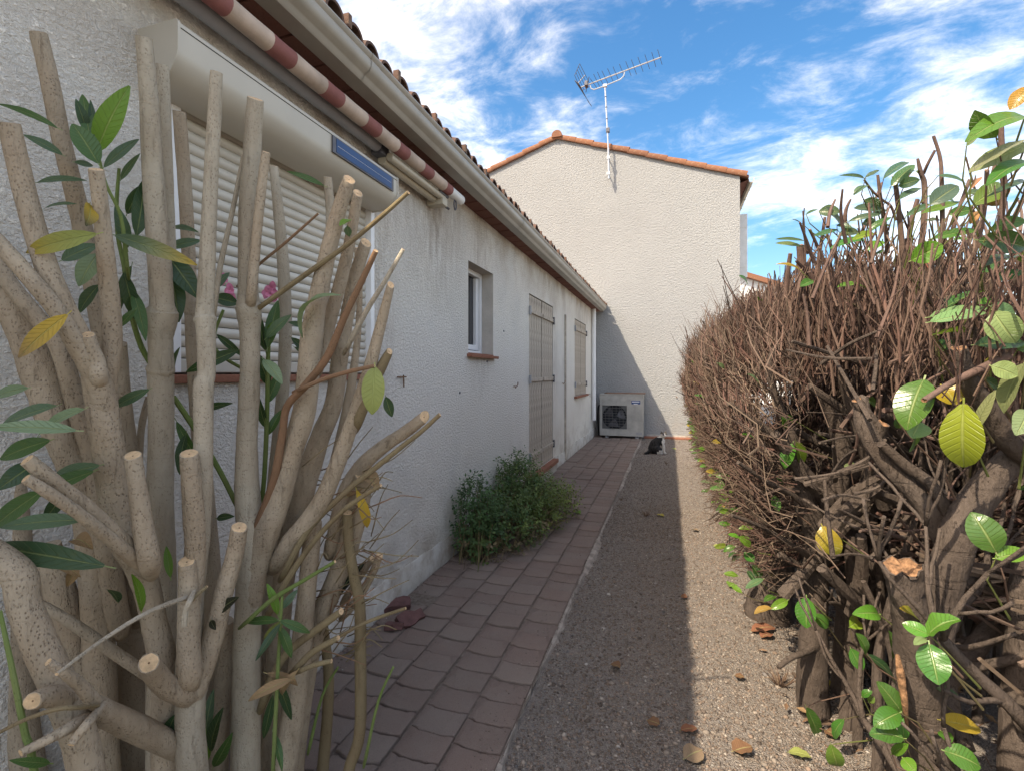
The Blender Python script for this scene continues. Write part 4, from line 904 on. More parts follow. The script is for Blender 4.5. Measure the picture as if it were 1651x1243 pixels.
# ================================================================== OLEANDER
def oleander():
    c0 = Vector((-1.0, 0.98, 0))
    def kx(x): return 1.0+0.30*max(0.0, min(1.0, (x-100)/300.0))     # the clump leans back towards the wall on its right side
    ol = thing('oleander_shrub', 'hard pruned oleander with bare sawn pale stems in front of the roller shutter', 'shrub', tuple(c0))
    def stem(pts, zc, mat='oleander_bark', cut=True, zc2=None, base=False, sub=5, sides=14, lump=0.05, tilt=0.25, dry=False):
        # pts from the tip downwards as (px, py, width px)
        z2 = zc if zc2 is None else zc2; n = len(pts); P = []; Rr = []
        for i, (x, y, w) in enumerate(pts):
            d = (zc+(z2-zc)*i/(n-1))*kx(x); P.append(at(x, y, d)); Rr.append(w*0.92/2/FPX*d)
        if base:
            q = P[-1]; r = Rr[-1]; g = Vector((q.x*0.86+c0.x*0.14, q.y*0.86+c0.y*0.14, -0.03))
            if q.z > 0.12: P.append((q+g)/2+Vector((rnd.uniform(-.01, .01), rnd.uniform(-.01, .01), 0))); Rr.append(r*1.08)
            P.append(g); Rr.append(r*1.25)
        else:
            P.append(P[-1]+(P[-1]-P[-2]).normalized()*0.03+ray(pts[-1][0], pts[-1][1]).normalized()*0.07); Rr.append(Rr[-1]*0.7)
        P.reverse(); Rr.reverse(); q, rr = smoothpath(P, Rr, sub)
        L = sum((q[i+1]-q[i]).length for i in range(len(q)-1))
        m = MB(); m.tube(q, rr, sides, 0, 1 if cut else None, max(0.35, tilt)*rnd.uniform(0.8, 1.4), lump=lump)
        return m.build('stem', [mat, 'cut_wood', 'pith'], ol, smooth='angle')
    Y, T, RT, G = 'oleander_young_bark', 'oleander_twig', 'red_twig', 'green_twig'
    # main leaders
    stem([(232, 60, 26), (240, 160, 29), (247, 280, 32), (257, 420, 36), (261, 488, 38), (261, 503, 50), (260, 520, 46), (259, 545, 38), (260, 585, 39), (259, 596, 43), (259, 610, 39), (260, 700, 40), (258, 820, 42), (260, 920, 44), (261, 1060, 46), (262, 1243, 50)], 1.02, Y, zc2=1.06, base=True)
    stem([(261, 105, 21), (264, 200, 23), (268, 320, 24), (272, 430, 24), (268, 500, 22)], 1.07, Y, tilt=0.15)
    stem([(349, 117, 19), (345, 200, 22), (338, 330, 24), (331, 490, 27), (331, 515, 36), (332, 530, 32), (333, 600, 28), (328, 625, 31), (328, 700, 30), (325, 800, 34), (318, 880, 37), (311, 950, 36), (306, 1050, 40), (309, 1098, 56), (307, 1130, 46), (307, 1180, 46), (310, 1243, 50)], 0.96, Y, zc2=0.93, base=True)
    stem([(305, 731, 29), (308, 770, 32), (313, 840, 34), (316, 905, 30), (312, 960, 26)], 0.91, tilt=0.35)
    stem([(301, 905, 27), (303, 930, 31), (304, 990, 34), (304, 1050, 36), (306, 1090, 40)], 0.90, tilt=0.5)
    stem([(412, 160, 27), (406, 250, 29), (401, 340, 31), (400, 470, 32), (401, 497, 43), (402, 510, 40), (403, 535, 32), (403, 600, 31), (402, 628, 35), (398, 720, 34), (399, 800, 40), (405, 870, 46), (402, 940, 43), (398, 1050, 44), (396, 1243, 48)], 1.0, Y, zc2=1.02, base=True, tilt=0.5)
    stem([(429, 246, 14), (421, 310, 16), (412, 400, 17), (405, 480, 18)], 0.98, tilt=0.5)
    stem([(393, 250, 7), (375, 340, 8), (355, 430, 9), (345, 500, 9)], 1.02, Y, sides=8, cut=False)
    stem([(62, 54, 26), (80, 130, 27), (100, 230, 28), (125, 330, 30), (143, 420, 28), (160, 520, 27), (178, 630, 30), (200, 760, 34), (212, 900, 40), (216, 1050, 50), (214, 1243, 58)], 1.15, zc2=1.18, base=True, tilt=0.2)
    stem([(15, 200, 31), (35, 290, 32), (65, 400, 34), (95, 480, 36), (128, 548, 38), (152, 600, 40), (165, 660, 48), (180, 760, 50), (200, 860, 50), (224, 905, 48), (240, 960, 40), (248, 1000, 38), (262, 1060, 42), (268, 1130, 44), (270, 1243, 48)], 0.95, zc2=0.97, base=True)
    stem([(155, 274, 23), (163, 340, 25), (171, 420, 27), (179, 500, 29), (181, 560, 30), (172, 615, 32), (174, 690, 32)], 0.93, tilt=0.2, zc2=0.985)
    stem([(-20, 372, 25), (7, 402, 26), (45, 445, 27), (90, 500, 28), (125, 560, 30), (155, 612, 34), (170, 665, 34)], 0.90, zc2=0.955)
    stem([(-30, 350, 22), (5, 440, 24), (50, 500, 26), (95, 560, 28), (120, 640, 30), (150, 740, 34), (165, 850, 36), (190, 1000, 38)], 1.08, cut=False)
    stem([(140, 541, 24), (146, 560, 25), (156, 585, 26), (160, 610, 26)], 0.93, tilt=0.1)
    stem([(214, 734, 26), (221, 780, 28), (231, 850, 32), (241, 905, 34)], 0.88, tilt=0.3)
    stem([(44, 741, 24), (85, 775, 25), (150, 828, 26), (205, 880, 28), (232, 915, 28)], 0.84, zc2=0.92, tilt=0.3)
    stem([(42, 771, 17), (80, 795, 19), (130, 830, 20), (180, 870, 22), (222, 905, 24)], 0.82, zc2=0.90, tilt=0.3)
    stem([(-30, 880, 44), (5, 903, 46), (32, 930, 50), (40, 975, 48), (70, 1050, 48), (110, 1140, 50), (140, 1243, 52)], 0.86, base=True, cut=False)
    stem([(52, 1130, 28), (80, 1122, 34), (120, 1128, 38), (170, 1150, 40), (230, 1178, 40), (285, 1205, 38)], 0.80, zc2=0.955, tilt=0.4)
    stem([(34, 1213, 13), (60, 1200, 16), (90, 1185, 18), (125, 1165, 22)], 0.78, zc2=0.82, tilt=0.2)
    stem([(115, 1200, 12), (125, 1185, 15), (142, 1165, 17)], 0.79, tilt=0.2)
    stem([(78, 1067, 13), (105, 1085, 17), (130, 1105, 20), (150, 1130, 22)], 0.80, zc2=0.83, tilt=0.2)
    stem([(92, 1086, 6), (160, 1035, 7), (230, 991, 8), (285, 968, 9), (312, 962, 10)], 0.78, zc2=0.9, mat=Y, sides=8, tilt=0.4)
    stem([(297, 1010, 9), (299, 985, 10), (306, 968, 10)], 0.86, Y, sides=8)
    stem([(334, 945, 5), (318, 958, 7), (308, 968, 8)], 0.88, T, sides=7)
    stem([(386, 850, 26), (378, 895, 29), (362, 950, 32), (345, 1020, 34), (325, 1085, 36), (312, 1120, 36)], 0.90, zc2=0.93, tilt=0.35)
    stem([(240, 1068, 31), (250, 1085, 34), (268, 1105, 36), (300, 1120, 38)], 0.86, zc2=0.92, tilt=0.35)
    # right hand group
    stem([(563, 290, 22), (545, 345, 26), (526, 420, 28), (511, 490, 32), (503, 540, 40), (499, 575, 36), (491, 660, 38), (470, 730, 38), (450, 800, 42), (428, 860, 46), (412, 920, 40), (404, 980, 36)], 1.0, zc2=1.02, tilt=0.9)
    stem([(577, 312, 17), (562, 400, 20), (545, 470, 22), (525, 540, 24), (512, 590, 24)], 1.06, tilt=0.8)
    stem([(590, 392, 20), (572, 450, 22), (556, 530, 24), (550, 560, 32), (546, 590, 28), (538, 650, 30), (516, 705, 34), (492, 780, 40), (472, 850, 40), (458, 930, 36), (448, 1050, 38), (440, 1243, 42)], 1.10, zc2=1.12, base=True, tilt=0.9)
    stem([(606, 405, 9), (585, 450, 11), (555, 512, 12), (528, 575, 13), (492, 622, 14), (463, 655, 13), (455, 700, 13), (445, 760, 14), (430, 810, 15), (412, 855, 16)], 0.92, RT, sides=10, zc2=1.01)
    stem([(630, 460, 13), (615, 520, 19), (597, 590, 22), (575, 660, 24), (545, 745, 28), (518, 808, 32), (490, 850, 34), (470, 872, 34), (448, 905, 28)], 0.98, tilt=0.9, zc2=1.03)
    stem([(650, 403, 7), (620, 455, 8), (592, 500, 9), (562, 556, 10)], 1.02, Y, sides=8)
    stem([(658, 311, 7), (620, 345, 8), (560, 395, 8), (490, 445, 9), (420, 495, 9)], 0.95, T, sides=8, zc2=1.0)
    stem([(628, 567, 12), (616, 590, 18), (596, 630, 20), (575, 680, 22)], 1.0, T, tilt=0.9)
    stem([(604, 590, 7), (560, 600, 8), (520, 612, 8), (490, 625, 9)], 0.94, RT, sides=8)
    stem([(513, 345, 4), (460, 392, 5), (420, 425, 5), (395, 450, 6)], 1.02, RT, sides=6)
    stem([(709, 668, 7), (680, 695, 8), (650, 718, 9), (600, 758, 10), (560, 790, 10), (500, 850, 11), (460, 920, 12)], 1.04, T, sides=8, zc2=1.0, tilt=0.3)
    stem([(614, 782, 7), (580, 803, 8), (545, 830, 9), (500, 880, 10), (460, 940, 11), (435, 985, 11)], 0.97, T, sides=8)
    stem([(540, 905, 6), (490, 935, 7), (440, 965, 8), (400, 1000, 8)], 0.93, G, sides=8)
    stem([(560, 826, 18), (563, 880, 18), (571, 930, 19), (580, 975, 19), (581, 1050, 20), (580, 1180, 20), (562, 1243, 20)], 1.08, T, base=True)
    stem([(586, 760, 38), (574, 830, 38), (548, 920, 36), (512, 1005, 36), (490, 1100, 38), (470, 1243, 40)], 1.12, base=True, tilt=0.6)
    stem([(505, 840, 28), (500, 900, 30), (494, 960, 32), (484, 1060, 36), (470, 1170, 40), (460, 1243, 40)], 1.06, base=True, cut=False)
    stem([(684, 672, 20), (655, 695, 22), (615, 722, 24), (580, 755, 26), (555, 800, 28), (535, 880, 26)], 1.12, tilt=0.9)
    stem([(612, 895, 13), (600, 925, 14), (580, 960, 15), (560, 985, 15)], 1.16, tilt=0.5)
    stem([(600, 900, 11), (580, 930, 12), (560, 960, 13)], 1.18, tilt=0.5)
    stem([(654, 980, 5), (610, 995, 6), (575, 1010, 6), (540, 1030, 7)], 1.03, T, sides=7)
    stem([(550, 985, 12), (510, 1015, 13), (465, 1050, 14), (440, 1090, 15), (425, 1130, 15)], 0.98, T, tilt=0.2)
    stem([(545, 1028, 10), (505, 1050, 11), (480, 1075, 12)], 0.96, T, tilt=0.2)
    stem([(534, 1065, 8), (505, 1072, 9), (485, 1080, 10)], 0.95, T, tilt=0.2)
    # behind
    stem([(289, 180, 20), (298, 300, 21), (305, 430, 22), (312, 560, 24), (322, 700, 26), (335, 850, 30), (345, 1000, 32), (345, 1243, 40)], 1.24, base=True)
    stem([(441, 268, 15), (450, 350, 18), (458, 450, 20), (460, 560, 21), (452, 680, 22), (440, 820, 26), (432, 1000, 30), (425, 1243, 34)], 1.2, Y, base=True)
    stem([(528, 286, 14), (533, 350, 16), (530, 410, 17), (522, 480, 18)], 1.18, Y)
    stem([(575, 400, 10), (580, 470, 10), (575, 560, 12), (560, 660, 18), (540, 760, 26)], 1.2)
    stem([(-20, 430, 48), (12, 480, 50), (45, 545, 52), (68, 605, 58), (78, 640, 52), (92, 690, 48), (118, 750, 46), (138, 800, 46), (150, 900, 46), (160, 1050, 48), (165, 1243, 52)], 1.1, base=True, cut=False)
    stem([(-10, 480, 30), (5, 560, 34), (15, 680, 36), (25, 800, 38), (30, 950, 40), (30, 1100, 44), (45, 1243, 50)], 1.22, base=True, cut=False)
    stem([(188, 555, 30), (193, 640, 34), (204, 740, 36), (212, 860, 38), (218, 980, 42)], 1.12, cut=False)
    stem([(40, 960, 14), (110, 1000, 17), (190, 1055, 19), (235, 1085, 20)], 1.04, cut=False)
    stem([(75, 880, 40), (105, 980, 46), (140, 1090, 52), (160, 1243, 56)], 1.16, cut=False, base=True)
    stem([(365, 1000, 22), (360, 1100, 30), (350, 1243, 36)], 1.1, cut=False, base=True)
    stem([(520, 1000, 16), (530, 1100, 18), (520, 1243, 20)], 1.2, T, cut=False, base=True)
    stem([(0, 985, 6), (20, 1080, 9), (40, 1180, 11), (55, 1243, 12)], 0.8, G, cut=False, base=True, sides=8)
    stem([(-10, 1185, 6), (40, 1160, 7), (90, 1143, 8), (125, 1140, 8)], 0.78, T, cut=False, sides=7)
    stem([(240, 640, 10), (228, 690, 11), (224, 780, 12), (230, 900, 12)], 1.2, cut=False, sides=8)
    # green shoots that carry leaves
    for pts, z in (([(192, 272, 5), (188, 330, 6), (190, 380, 7), (200, 430, 7), (210, 500, 8), (228, 560, 9), (252, 600, 9)], 1.09),
                   ([(160, 255, 4), (172, 300, 5), (195, 350, 6), (205, 430, 7)], 0.98), ([(435, 520, 6), (432, 580, 7), (430, 680, 8), (424, 790, 8), (410, 860, 8)], 1.06),
                   ([(280, 640, 9), (320, 700, 9), (355, 760, 9), (380, 810, 9)], 1.08), ([(455, 960, 5), (450, 1040, 6), (445, 1140, 7), (440, 1243, 7)], 0.93),
                   ([(545, 1075, 4), (520, 1120, 5), (500, 1200, 6)], 1.1), ([(634, 1075, 4), (610, 1130, 5), (590, 1220, 6)], 1.05), ([(360, 500, 5), (345, 560, 6), (400, 600, 6)], 1.1)):
        stem(pts, z, G, cut=False, sides=7, sub=4)
    # fine dry twiglets at the right flank
    for k in range(80):
        x, y = rnd.uniform(500, 610), rnd.uniform(740, 1060); d = rnd.uniform(1.0, 1.15); a = rnd.uniform(-1.3, 0.2); L = rnd.uniform(25, 80)
        stem([(x+L*math.cos(a), y+L*math.sin(a)+rnd.uniform(-14, 14), 1.3), (x+L*0.5*math.cos(a), y+L*0.5*math.sin(a)+rnd.uniform(-12, 12), 1.9), (x, y, 2.6)], d, rnd.choice((T, RT, T)), cut=False, sides=5, sub=3, lump=0)
    # blades
    def leaf(x0, y0, x1, y1, w, zc, c='g', tip=None, up=None, bend=0.12, dz=None, fold=0.25, shape='lance', mat='oleander_leaf'):
        pal = dict(g=(0.055, 0.125, 0.035), d=(0.028, 0.07, 0.032), b=(0.13, 0.27, 0.03), p=(0.19, 0.27, 0.15), y=(0.55, 0.36, 0.05), v=(0.30, 0.34, 0.10), k=(0.02, 0.018, 0.016), t=(0.34, 0.22, 0.12), s=(0.085, 0.15, 0.085))
        dz = rnd.uniform(-.05, .05) if dz is None else dz
        zc *= kx((x0+x1)/2); a, b = at(x0, y0, zc), at(x1, y1, zc+dz)
        u = Vector(up) if up else (Vector((0, 0, EYE))-a).normalized()+Vector((rnd.uniform(-.5, .5), rnd.uniform(-.5, .5), rnd.uniform(0.1, .8)))
        m = MB(); leaf_mesh(m, a, b, w/FPX*zc, u, bend, fold, pal[c], pal[tip] if tip else None, 9, shape, 0.015)
        m.build('leaf', mat, ol, smooth=True)
    for a in ((156, 245, 209, 139, 36, 1.0, 'b'), (158, 264, 117, 200, 34, 0.98, 'g'), (147, 235, 133, 153, 20, 1.02, 'g'), (140, 215, 122, 160, 16, 1.04, 'd'), (155, 240, 146, 162, 12, 1.03, 'd'),
              (92, 207, -5, 168, 14, 1.02, 'g'), (100, 250, 38, 218, 15, 1.1, 's'), (168, 270, 224, 225, 16, 1.06, 's'), (195, 290, 226, 248, 10, 1.06, 's'), (120, 262, 150, 268, 10, 1.1, 's'),
              (155, 378, 42, 408, 30, 0.92, 'v', 'y'), (186, 380, 318, 428, 26, 0.92, 's', 'y'), (158, 410, 127, 462, 30, 0.98, 'p'), (100, 420, 158, 395, 24, 1.05, 's'), (160, 460, 128, 505, 22, 1.04, 'd'), (60, 295, 140, 292, 14, 1.1, 's'), (70, 338, 125, 330, 12, 1.1, 's'),
              (108, 508, 30, 577, 28, 0.90, 'y', 't'), (145, 330, 138, 365, 24, 0.95, 'y', 'k'), (205, 345, 226, 300, 18, 1.05, 'd'), (220, 380, 232, 290, 26, 1.03, 'd'), (205, 400, 186, 330, 20, 1.05, 'd'),
              (272, 415, 320, 482, 34, 1.03, 'd'), (276, 440, 288, 520, 28, 1.05, 'd'), (270, 400, 325, 388, 16, 1.1, 's'), (275, 368, 320, 375, 12, 1.1, 's'), (200, 440, 222, 520, 22, 1.02, 'd'), (212, 430, 195, 500, 18, 1.03, 'd'), (215, 470, 235, 550, 18, 1.03, 'g'), (218, 500, 190, 530, 12, 1.0, 'g'),
              (45, 626, -10, 640, 20, 0.92, 'p'), (135, 660, 60, 705, 28, 0.86, 'p'), (90, 655, -10, 700, 32, 0.88, 's'), (122, 694, -20, 690, 24, 0.84, 'p'), (80, 710, 0, 740, 30, 0.92, 'g'), (160, 750, 85, 770, 24, 0.94, 's'), (150, 760, 60, 800, 26, 0.95, 'g'), (70, 790, -10, 850, 30, 0.9, 'g'), (135, 838, 0, 850, 26, 0.9, 's'), (168, 912, -20, 878, 36, 0.9, 'd'), (60, 745, -5, 790, 30, 0.95, 'd'), (110, 790, 70, 840, 20, 0.98, 'd'),
              (240, 628, 182, 657, 17, 0.98, 's'), (281, 620, 290, 560, 18, 1.1, 's'), (384, 565, 300, 600, 20, 1.08, 'd'), (340, 470, 370, 440, 14, 1.12, 's'), (345, 480, 385, 490, 22, 1.12, 'd'), (350, 540, 392, 575, 12, 1.1, 'd'), (285, 680, 320, 745, 14, 1.12, 'g'), (300, 700, 290, 765, 18, 1.12, 'd'), (326, 660, 375, 650, 12, 1.12, 'd'),
              (432, 560, 448, 485, 20, 1.05, 'g'), (430, 545, 470, 508, 18, 1.03, 's'), (428, 565, 418, 505, 16, 1.06, 'd'), (425, 580, 455, 620, 20, 1.0, 'p'), (430, 560, 440, 520, 16, 1.07, 'b'), (432, 620, 415, 570, 20, 1.07, 'd'), (430, 650, 452, 600, 18, 1.07, 'g'), (430, 690, 418, 640, 16, 1.07, 'd'), (433, 700, 455, 660, 14, 1.07, 'g'), (465, 520, 505, 530, 10, 1.12, 's'), (470, 545, 500, 575, 14, 1.12, 'd'), (475, 560, 510, 585, 10, 1.12, 's'),
              (550, 477, 488, 545, 38, 0.95, 'p', None, (-0.3, -0.5, 0.9), 0.55), (522, 300, 462, 277, 10, 1.12, 'g'), (604, 592, 600, 668, 36, 0.94, 'v', None, None, 0.1, None, 0.2, 'oval'), (622, 640, 632, 672, 16, 0.98, 'd'), (565, 355, 548, 365, 14, 1.0, 'b'), (560, 365, 563, 382, 12, 1.0, 's'),
              (352, 985, 385, 962, 18, 0.90, 'k'), (340, 1000, 348, 1015, 10, 0.9, 'k'), (228, 985, 212, 925, 18, 0.93, 'b'), (275, 930, 268, 880, 12, 0.95, 'b'), (190, 970, 172, 950, 20, 1.0, 'd'), (270, 1180, 284, 1150, 18, 0.95, 'd'), (330, 1200, 345, 1110, 20, 1.02, 's'), (340, 1210, 360, 1140, 22, 1.0, 'd'), (335, 1225, 330, 1150, 16, 1.02, 'b'), (345, 1235, 375, 1180, 18, 1.0, 'g'), (80, 1230, 15, 1225, 14, 0.8, 'g'), (350, 835, 378, 832, 12, 1.0, 'd'),
              (450, 1000, 395, 1003, 14, 0.93, 'g'), (452, 1000, 500, 1020, 14, 0.92, 'g'), (448, 990, 430, 940, 14, 0.94, 'b'), (450, 1010, 470, 1060, 16, 0.93, 'g'), (452, 1005, 412, 1065, 12, 0.92, 'd'), (455, 980, 480, 950, 12, 0.94, 's'), (460, 1000, 425, 1030, 12, 0.95, 'v'), (445, 1090, 470, 1160, 14, 0.95, 'd'), (440, 1120, 425, 1190, 14, 0.95, 'd'), (440, 1180, 455, 1243, 12, 0.95, 'g')):
        leaf(*a)
    # dry curled blades caught in the fork
    for a in ((470, 1095, 400, 1130, 16, 0.93, 't'), (480, 1080, 455, 1120, 14, 0.94, 't'), (560, 800, 600, 770, 22, 1.1, 't'), (575, 790, 592, 850, 16, 1.05, 'y'), (585, 770, 610, 790, 26, 1.1, 't'), (430, 1085, 480, 1105, 12, 0.94, 't'), (120, 870, 150, 885, 24, 1.05, 't'), (95, 905, 130, 930, 18, 1.05, 't'), (120, 905, 108, 945, 16, 1.05, 't'), (545, 960, 590, 905, 14, 1.12, 'k'), (190, 475, 165, 490, 14, 1.02, 't'), (270, 590, 262, 470, 6, 1.1, 't')):
        leaf(*a, None, None, 0.4, None, 0.6, 'lance', 'dead_leaf')
    # flowers against the shutter
    for (x, y) in ((372, 468), (362, 452), (375, 482), (440, 465), (446, 478), (432, 472)):
        c = at(x, y, 1.62); m = MB()
        for k in range(5):
            t = k*1.2566+rnd.random(); d = Vector((0.25*math.cos(t), -0.3, math.sin(t))).normalized() if True else None
            d = Vector((math.cos(t)*0.8, -0.25, math.sin(t)*0.9)); leaf_mesh(m, c, c+d*0.026, 0.020, (0.6, -1, 0.2), 0.2, 0.15, (0.7, 0.3, 0.45), None, 5, 'oval')
        m.build('flower', 'flower_pink', ol, smooth=True)
oleander()

# ================================================================== LOW SHRUB BY THE DOOR
def low_shrub():
    c = Vector((-1.28, 3.9, 0)); sh_ = thing('low_shrub', 'low leafy green shrub sprawling over the pavers against the house wall', 'shrub', tuple(c))
    rg = random.Random(5)
    mounds = [(Vector((-1.32, 3.36, 0.24)), (0.17, 0.17, 0.33)), (Vector((-1.22, 3.68, 0.13)), (0.27, 0.32, 0.22)), (Vector((-1.14, 4.10, 0.17)), (0.30, 0.34, 0.27)), (Vector((-1.32, 4.30, 0.30)), (0.17, 0.25, 0.30)), (Vector((-1.06, 4.48, 0.13)), (0.25, 0.32, 0.22)), (Vector((-1.22, 4.22, 0.32)), (0.18, 0.22, 0.26))]
    m = MB(); wts = [5, 6, 7, 5, 4, 2]; 
    def pick(r0, r1):
        k = rg.choices(range(len(mounds)), wts)[0]; c, s = mounds[k]
        while True:
            d = Vector((rg.gauss(0, 1), rg.gauss(0, 1), rg.gauss(0.25, 1))).normalized(); r = rg.uniform(r0, r1)
            p = c+Vector((d.x*s[0], d.y*s[1], d.z*s[2]))*r
            if p.x > WX+0.03 and p.z > 0.035: return p, d
    for i in range(2600):         # leafy sprigs: 5 leaves on each
        p, d = pick(0.55, 1.06 if rg.random() < .8 else 1.28); d = (d+Vector((0.1, 0, 0.7))).normalized(); L = rg.uniform(0.03, 0.085)
        yel = max(0, min(1, (p.y-3.5)/1.1*0.55+(p.x+1.4)*0.5+rg.uniform(-.3, .3)-(p.z-0.2)*0.9))
        base = (0.06+0.16*yel, 0.125+0.13*yel, 0.045+0.01*yel); q = rg.uniform(0.6, 1.35)
        if p.z < 0.16 and rg.random() < 0.5: base = (0.20, 0.15, 0.085)
        cc = tuple(v*q for v in base)
        for k in range(5):
            b = p+d*L*(k/4); sd = d.orthogonal(); sd.rotate(Matrix.Rotation(k*2.4+i, 3, d)); e = b+(sd+d*0.7).normalized()*rg.uniform(0.020, 0.038); w = rg.uniform(0.006, 0.0105)
            s2 = (e-b).cross(d); s2 = s2.normalized()*w if s2.length > 1e-6 else Vector((w, 0, 0)); mid = b.lerp(e, 0.45)+d*0.002
            m.add([b, mid+s2, e, mid-s2], [(0, 1, 2, 3)], 0, cc)
    m.build('foliage', 'small_leaf', sh_, kind='stuff')
    m = MB()
    for i in range(420):
        p, d = pick(0.8, 1.1); c, s = mounds[rg.randrange(len(mounds))]
        b = Vector((p.x*0.5+(-1.35)*0.5+rg.uniform(-.08, .08), p.y+rg.uniform(-.15, .15), 0.02)); b.x = max(b.x, WX+0.03); mid = b.lerp(p, 0.55)+Vector((0, 0, 0.05))
        q = rg.random(); cc = (0.24, 0.18, 0.10) if q < .5 else ((0.10, 0.075, 0.05) if q < .75 else (0.12, 0.14, 0.05))
        m.tube([b, mid, p], [0.003, 0.0022, 0.0012], 4, color=cc)
    for i in range(160):  # dry straw at the foot
        y = rg.uniform(3.25, 4.75); x = rg.uniform(-1.45, -0.98+0.05*math.sin(y*5)); a = rg.uniform(0, 6.28); L = rg.uniform(.05, .16); z = 0.035
        p = Vector((x, y, z)); m.tube([p, p+Vector((math.cos(a)*L*.5, math.sin(a)*L*.5, rg.uniform(0, .04))), p+Vector((math.cos(a)*L, math.sin(a)*L, rg.uniform(-.005, .05)))], [0.0022, 0.002, 0.001], 4, color=(0.26, 0.19, 0.12) if rg.random() < .6 else (0.12, 0.08, 0.05))
    m.build('stems', 'twig_bark', sh_, kind='stuff')
low_shrub()

# ================================================================== LAUREL HEDGE
HX = 0.56
def surf(phi):
    """distance from the hedge core (x=.78, z=.78) to the clipped face; phi from +x through up to -x and below"""
    a = math.degrees(phi) % 360
    pts = [(-40, 0.62), (0, 0.55), (30, 0.72), (60, 0.98), (90, 1.05), (115, 1.02), (135, 0.78), (155, 0.58), (180, 0.48), (205, 0.50), (225, 0.62), (320, 0.62)]
    if a > 320: a -= 360
    for (a0, r0), (a1, r1) in zip(pts[:-1], pts[1:]):
        if a0 <= a <= a1: t = (a-a0)/(a1-a0); t = t*t*(3-2*t); return r0*(1-t)+r1*t
    return 0.6
CORE = Vector((0.78, 0, 0.78))
LEAFPAL = [(0.055, 0.15, 0.022), (0.075, 0.20, 0.025), (0.04, 0.10, 0.025), (0.12, 0.26, 0.03), (0.10, 0.17, 0.07)]
def grow(rg, p, d, L, r, lev, out, tips):
    """one limb as a wandering tube; forks at its end"""
    n = 5; pts = [p.copy()]; dd = d.copy(); wob = 0.22
    for i in range(n):
        dd = (dd+Vector((rg.uniform(-1, 1), rg.uniform(-1, 1), rg.uniform(-.6, 1)))*wob).normalized(); pts.append(pts[-1]+dd*L/n)
    rr = [r*(1-0.45*i/n) for i in range(n+1)]
    out.append((pts, rr))
    if lev <= 0: tips.append((pts[-1], dd, rr[-1])); return
    k = 2 if rg.random() < .55 else 3
    for i in range(k):
        nd = (dd+Vector((rg.uniform(-.9, .75), rg.uniform(-.9, .9), rg.uniform(-.25, .8)))*0.95).normalized()
        grow(rg, pts[-1], nd, L*rg.uniform(.6, .85), rr[-1]*rg.uniform(.68, .9), lev-1, out, tips)
    if rg.random() < .6:
        grow(rg, pts[2], (dd+Vector((rg.uniform(-1.2, .6), rg.uniform(-1, 1), rg.uniform(-.3, .6)))).normalized(), L*0.6, rr[2]*0.5, max(0, lev-2), out, tips)
def dz_top(ph): return math.sin(ph) > 0
def twig_mass(rg, yc, half, count, tips, m, phis, thick=1.0, inner=(0.42, 0.62), xjit=0.05, top=1.0, crook=True):
    for i in range(count):
        ph = R(rg.uniform(*phis)); y = yc+rg.uniform(-half, half)
        s = surf(ph)*rg.uniform(0.86, 1.06)*(1+0.05*math.sin(y*7.0)+0.04*math.sin(y*17+ph*4)); i0 = rg.uniform(*inner)
        if dz_top(ph): s *= 1+(top-1)*min(1, max(0, math.sin(ph))**2)
        dx, dz = math.cos(ph), math.sin(ph)
        a = CORE+Vector((dx*s*i0+rg.uniform(-xjit, xjit), y+rg.gauss(0, .17), dz*s*i0+rg.uniform(-.09, .09)))
        if dz > 0.35: a.x += (CORE.x+dx*s-a.x)*min(.8, dz)*rg.uniform(.5, 1.0)
        e = CORE+Vector((dx*s+rg.gauss(0, .022), y+rg.gauss(0, .03), dz*s+rg.gauss(0, .03))); 
        if e.z < 0.06: continue
        md = a.lerp(e, rg.uniform(.35, .65))+Vector((rg.gauss(0, .03), rg.gauss(0, .035), rg.uniform(-.07, .02)))
        r0 = (0.0022+0.0045*rg.random()**2)*thick; q = rg.uniform(0.36, 1.0)
        cc = rg.choice(((0.185, 0.115, 0.09), (0.215, 0.15, 0.115), (0.15, 0.105, 0.085), (0.24, 0.175, 0.13), (0.19, 0.105, 0.085)))
        j = (e-a).length*0.07; J = lambda: Vector((rg.gauss(0, j), rg.gauss(0, j), rg.gauss(0, j)))
        if crook: m.tube([a, a.lerp(md, .5)+J(), md, md.lerp(e, .5)+J(), e], [r0, r0*.92, r0*0.82, r0*.7, r0*0.55], 4, color=tuple(v*q for v in cc), rg=rg)
        else: m.tube([a, md, e], [r0, r0*0.8, r0*0.5], 4, color=tuple(v*q for v in cc), rg=rg)
        for f_ in range(rg.choice((0, 1, 1, 2, 2)) if crook else (1 if rg.random() < .75 else 0)):     # forks
            b = md.lerp(e, rg.uniform(0, .4)); e2 = b+((e-b)+Vector((rg.uniform(-.7, .7), rg.uniform(-.8, .8), rg.uniform(-.45, .6)))*(e-b).length*1.2)*rg.uniform(.5, .9)
            m.tube([b, b.lerp(e2, .5)+Vector((0, 0, rg.uniform(-.01, .015))), e2], [r0*0.65, r0*0.55, r0*0.35], 4, color=tuple(v*q for v in cc), rg=rg)
def ztop(x):
    P = [(0.18, 1.15), (0.23, 1.33), (0.35, 1.66), (0.5, 1.80), (0.7, 1.85), (1.3, 1.83)]
    for (x0, z0), (x1, z1) in zip(P[:-1], P[1:]):
        if x <= x1: return z0+(z1-z0)*max(0, (x-x0)/(x1-x0))
    return 1.8
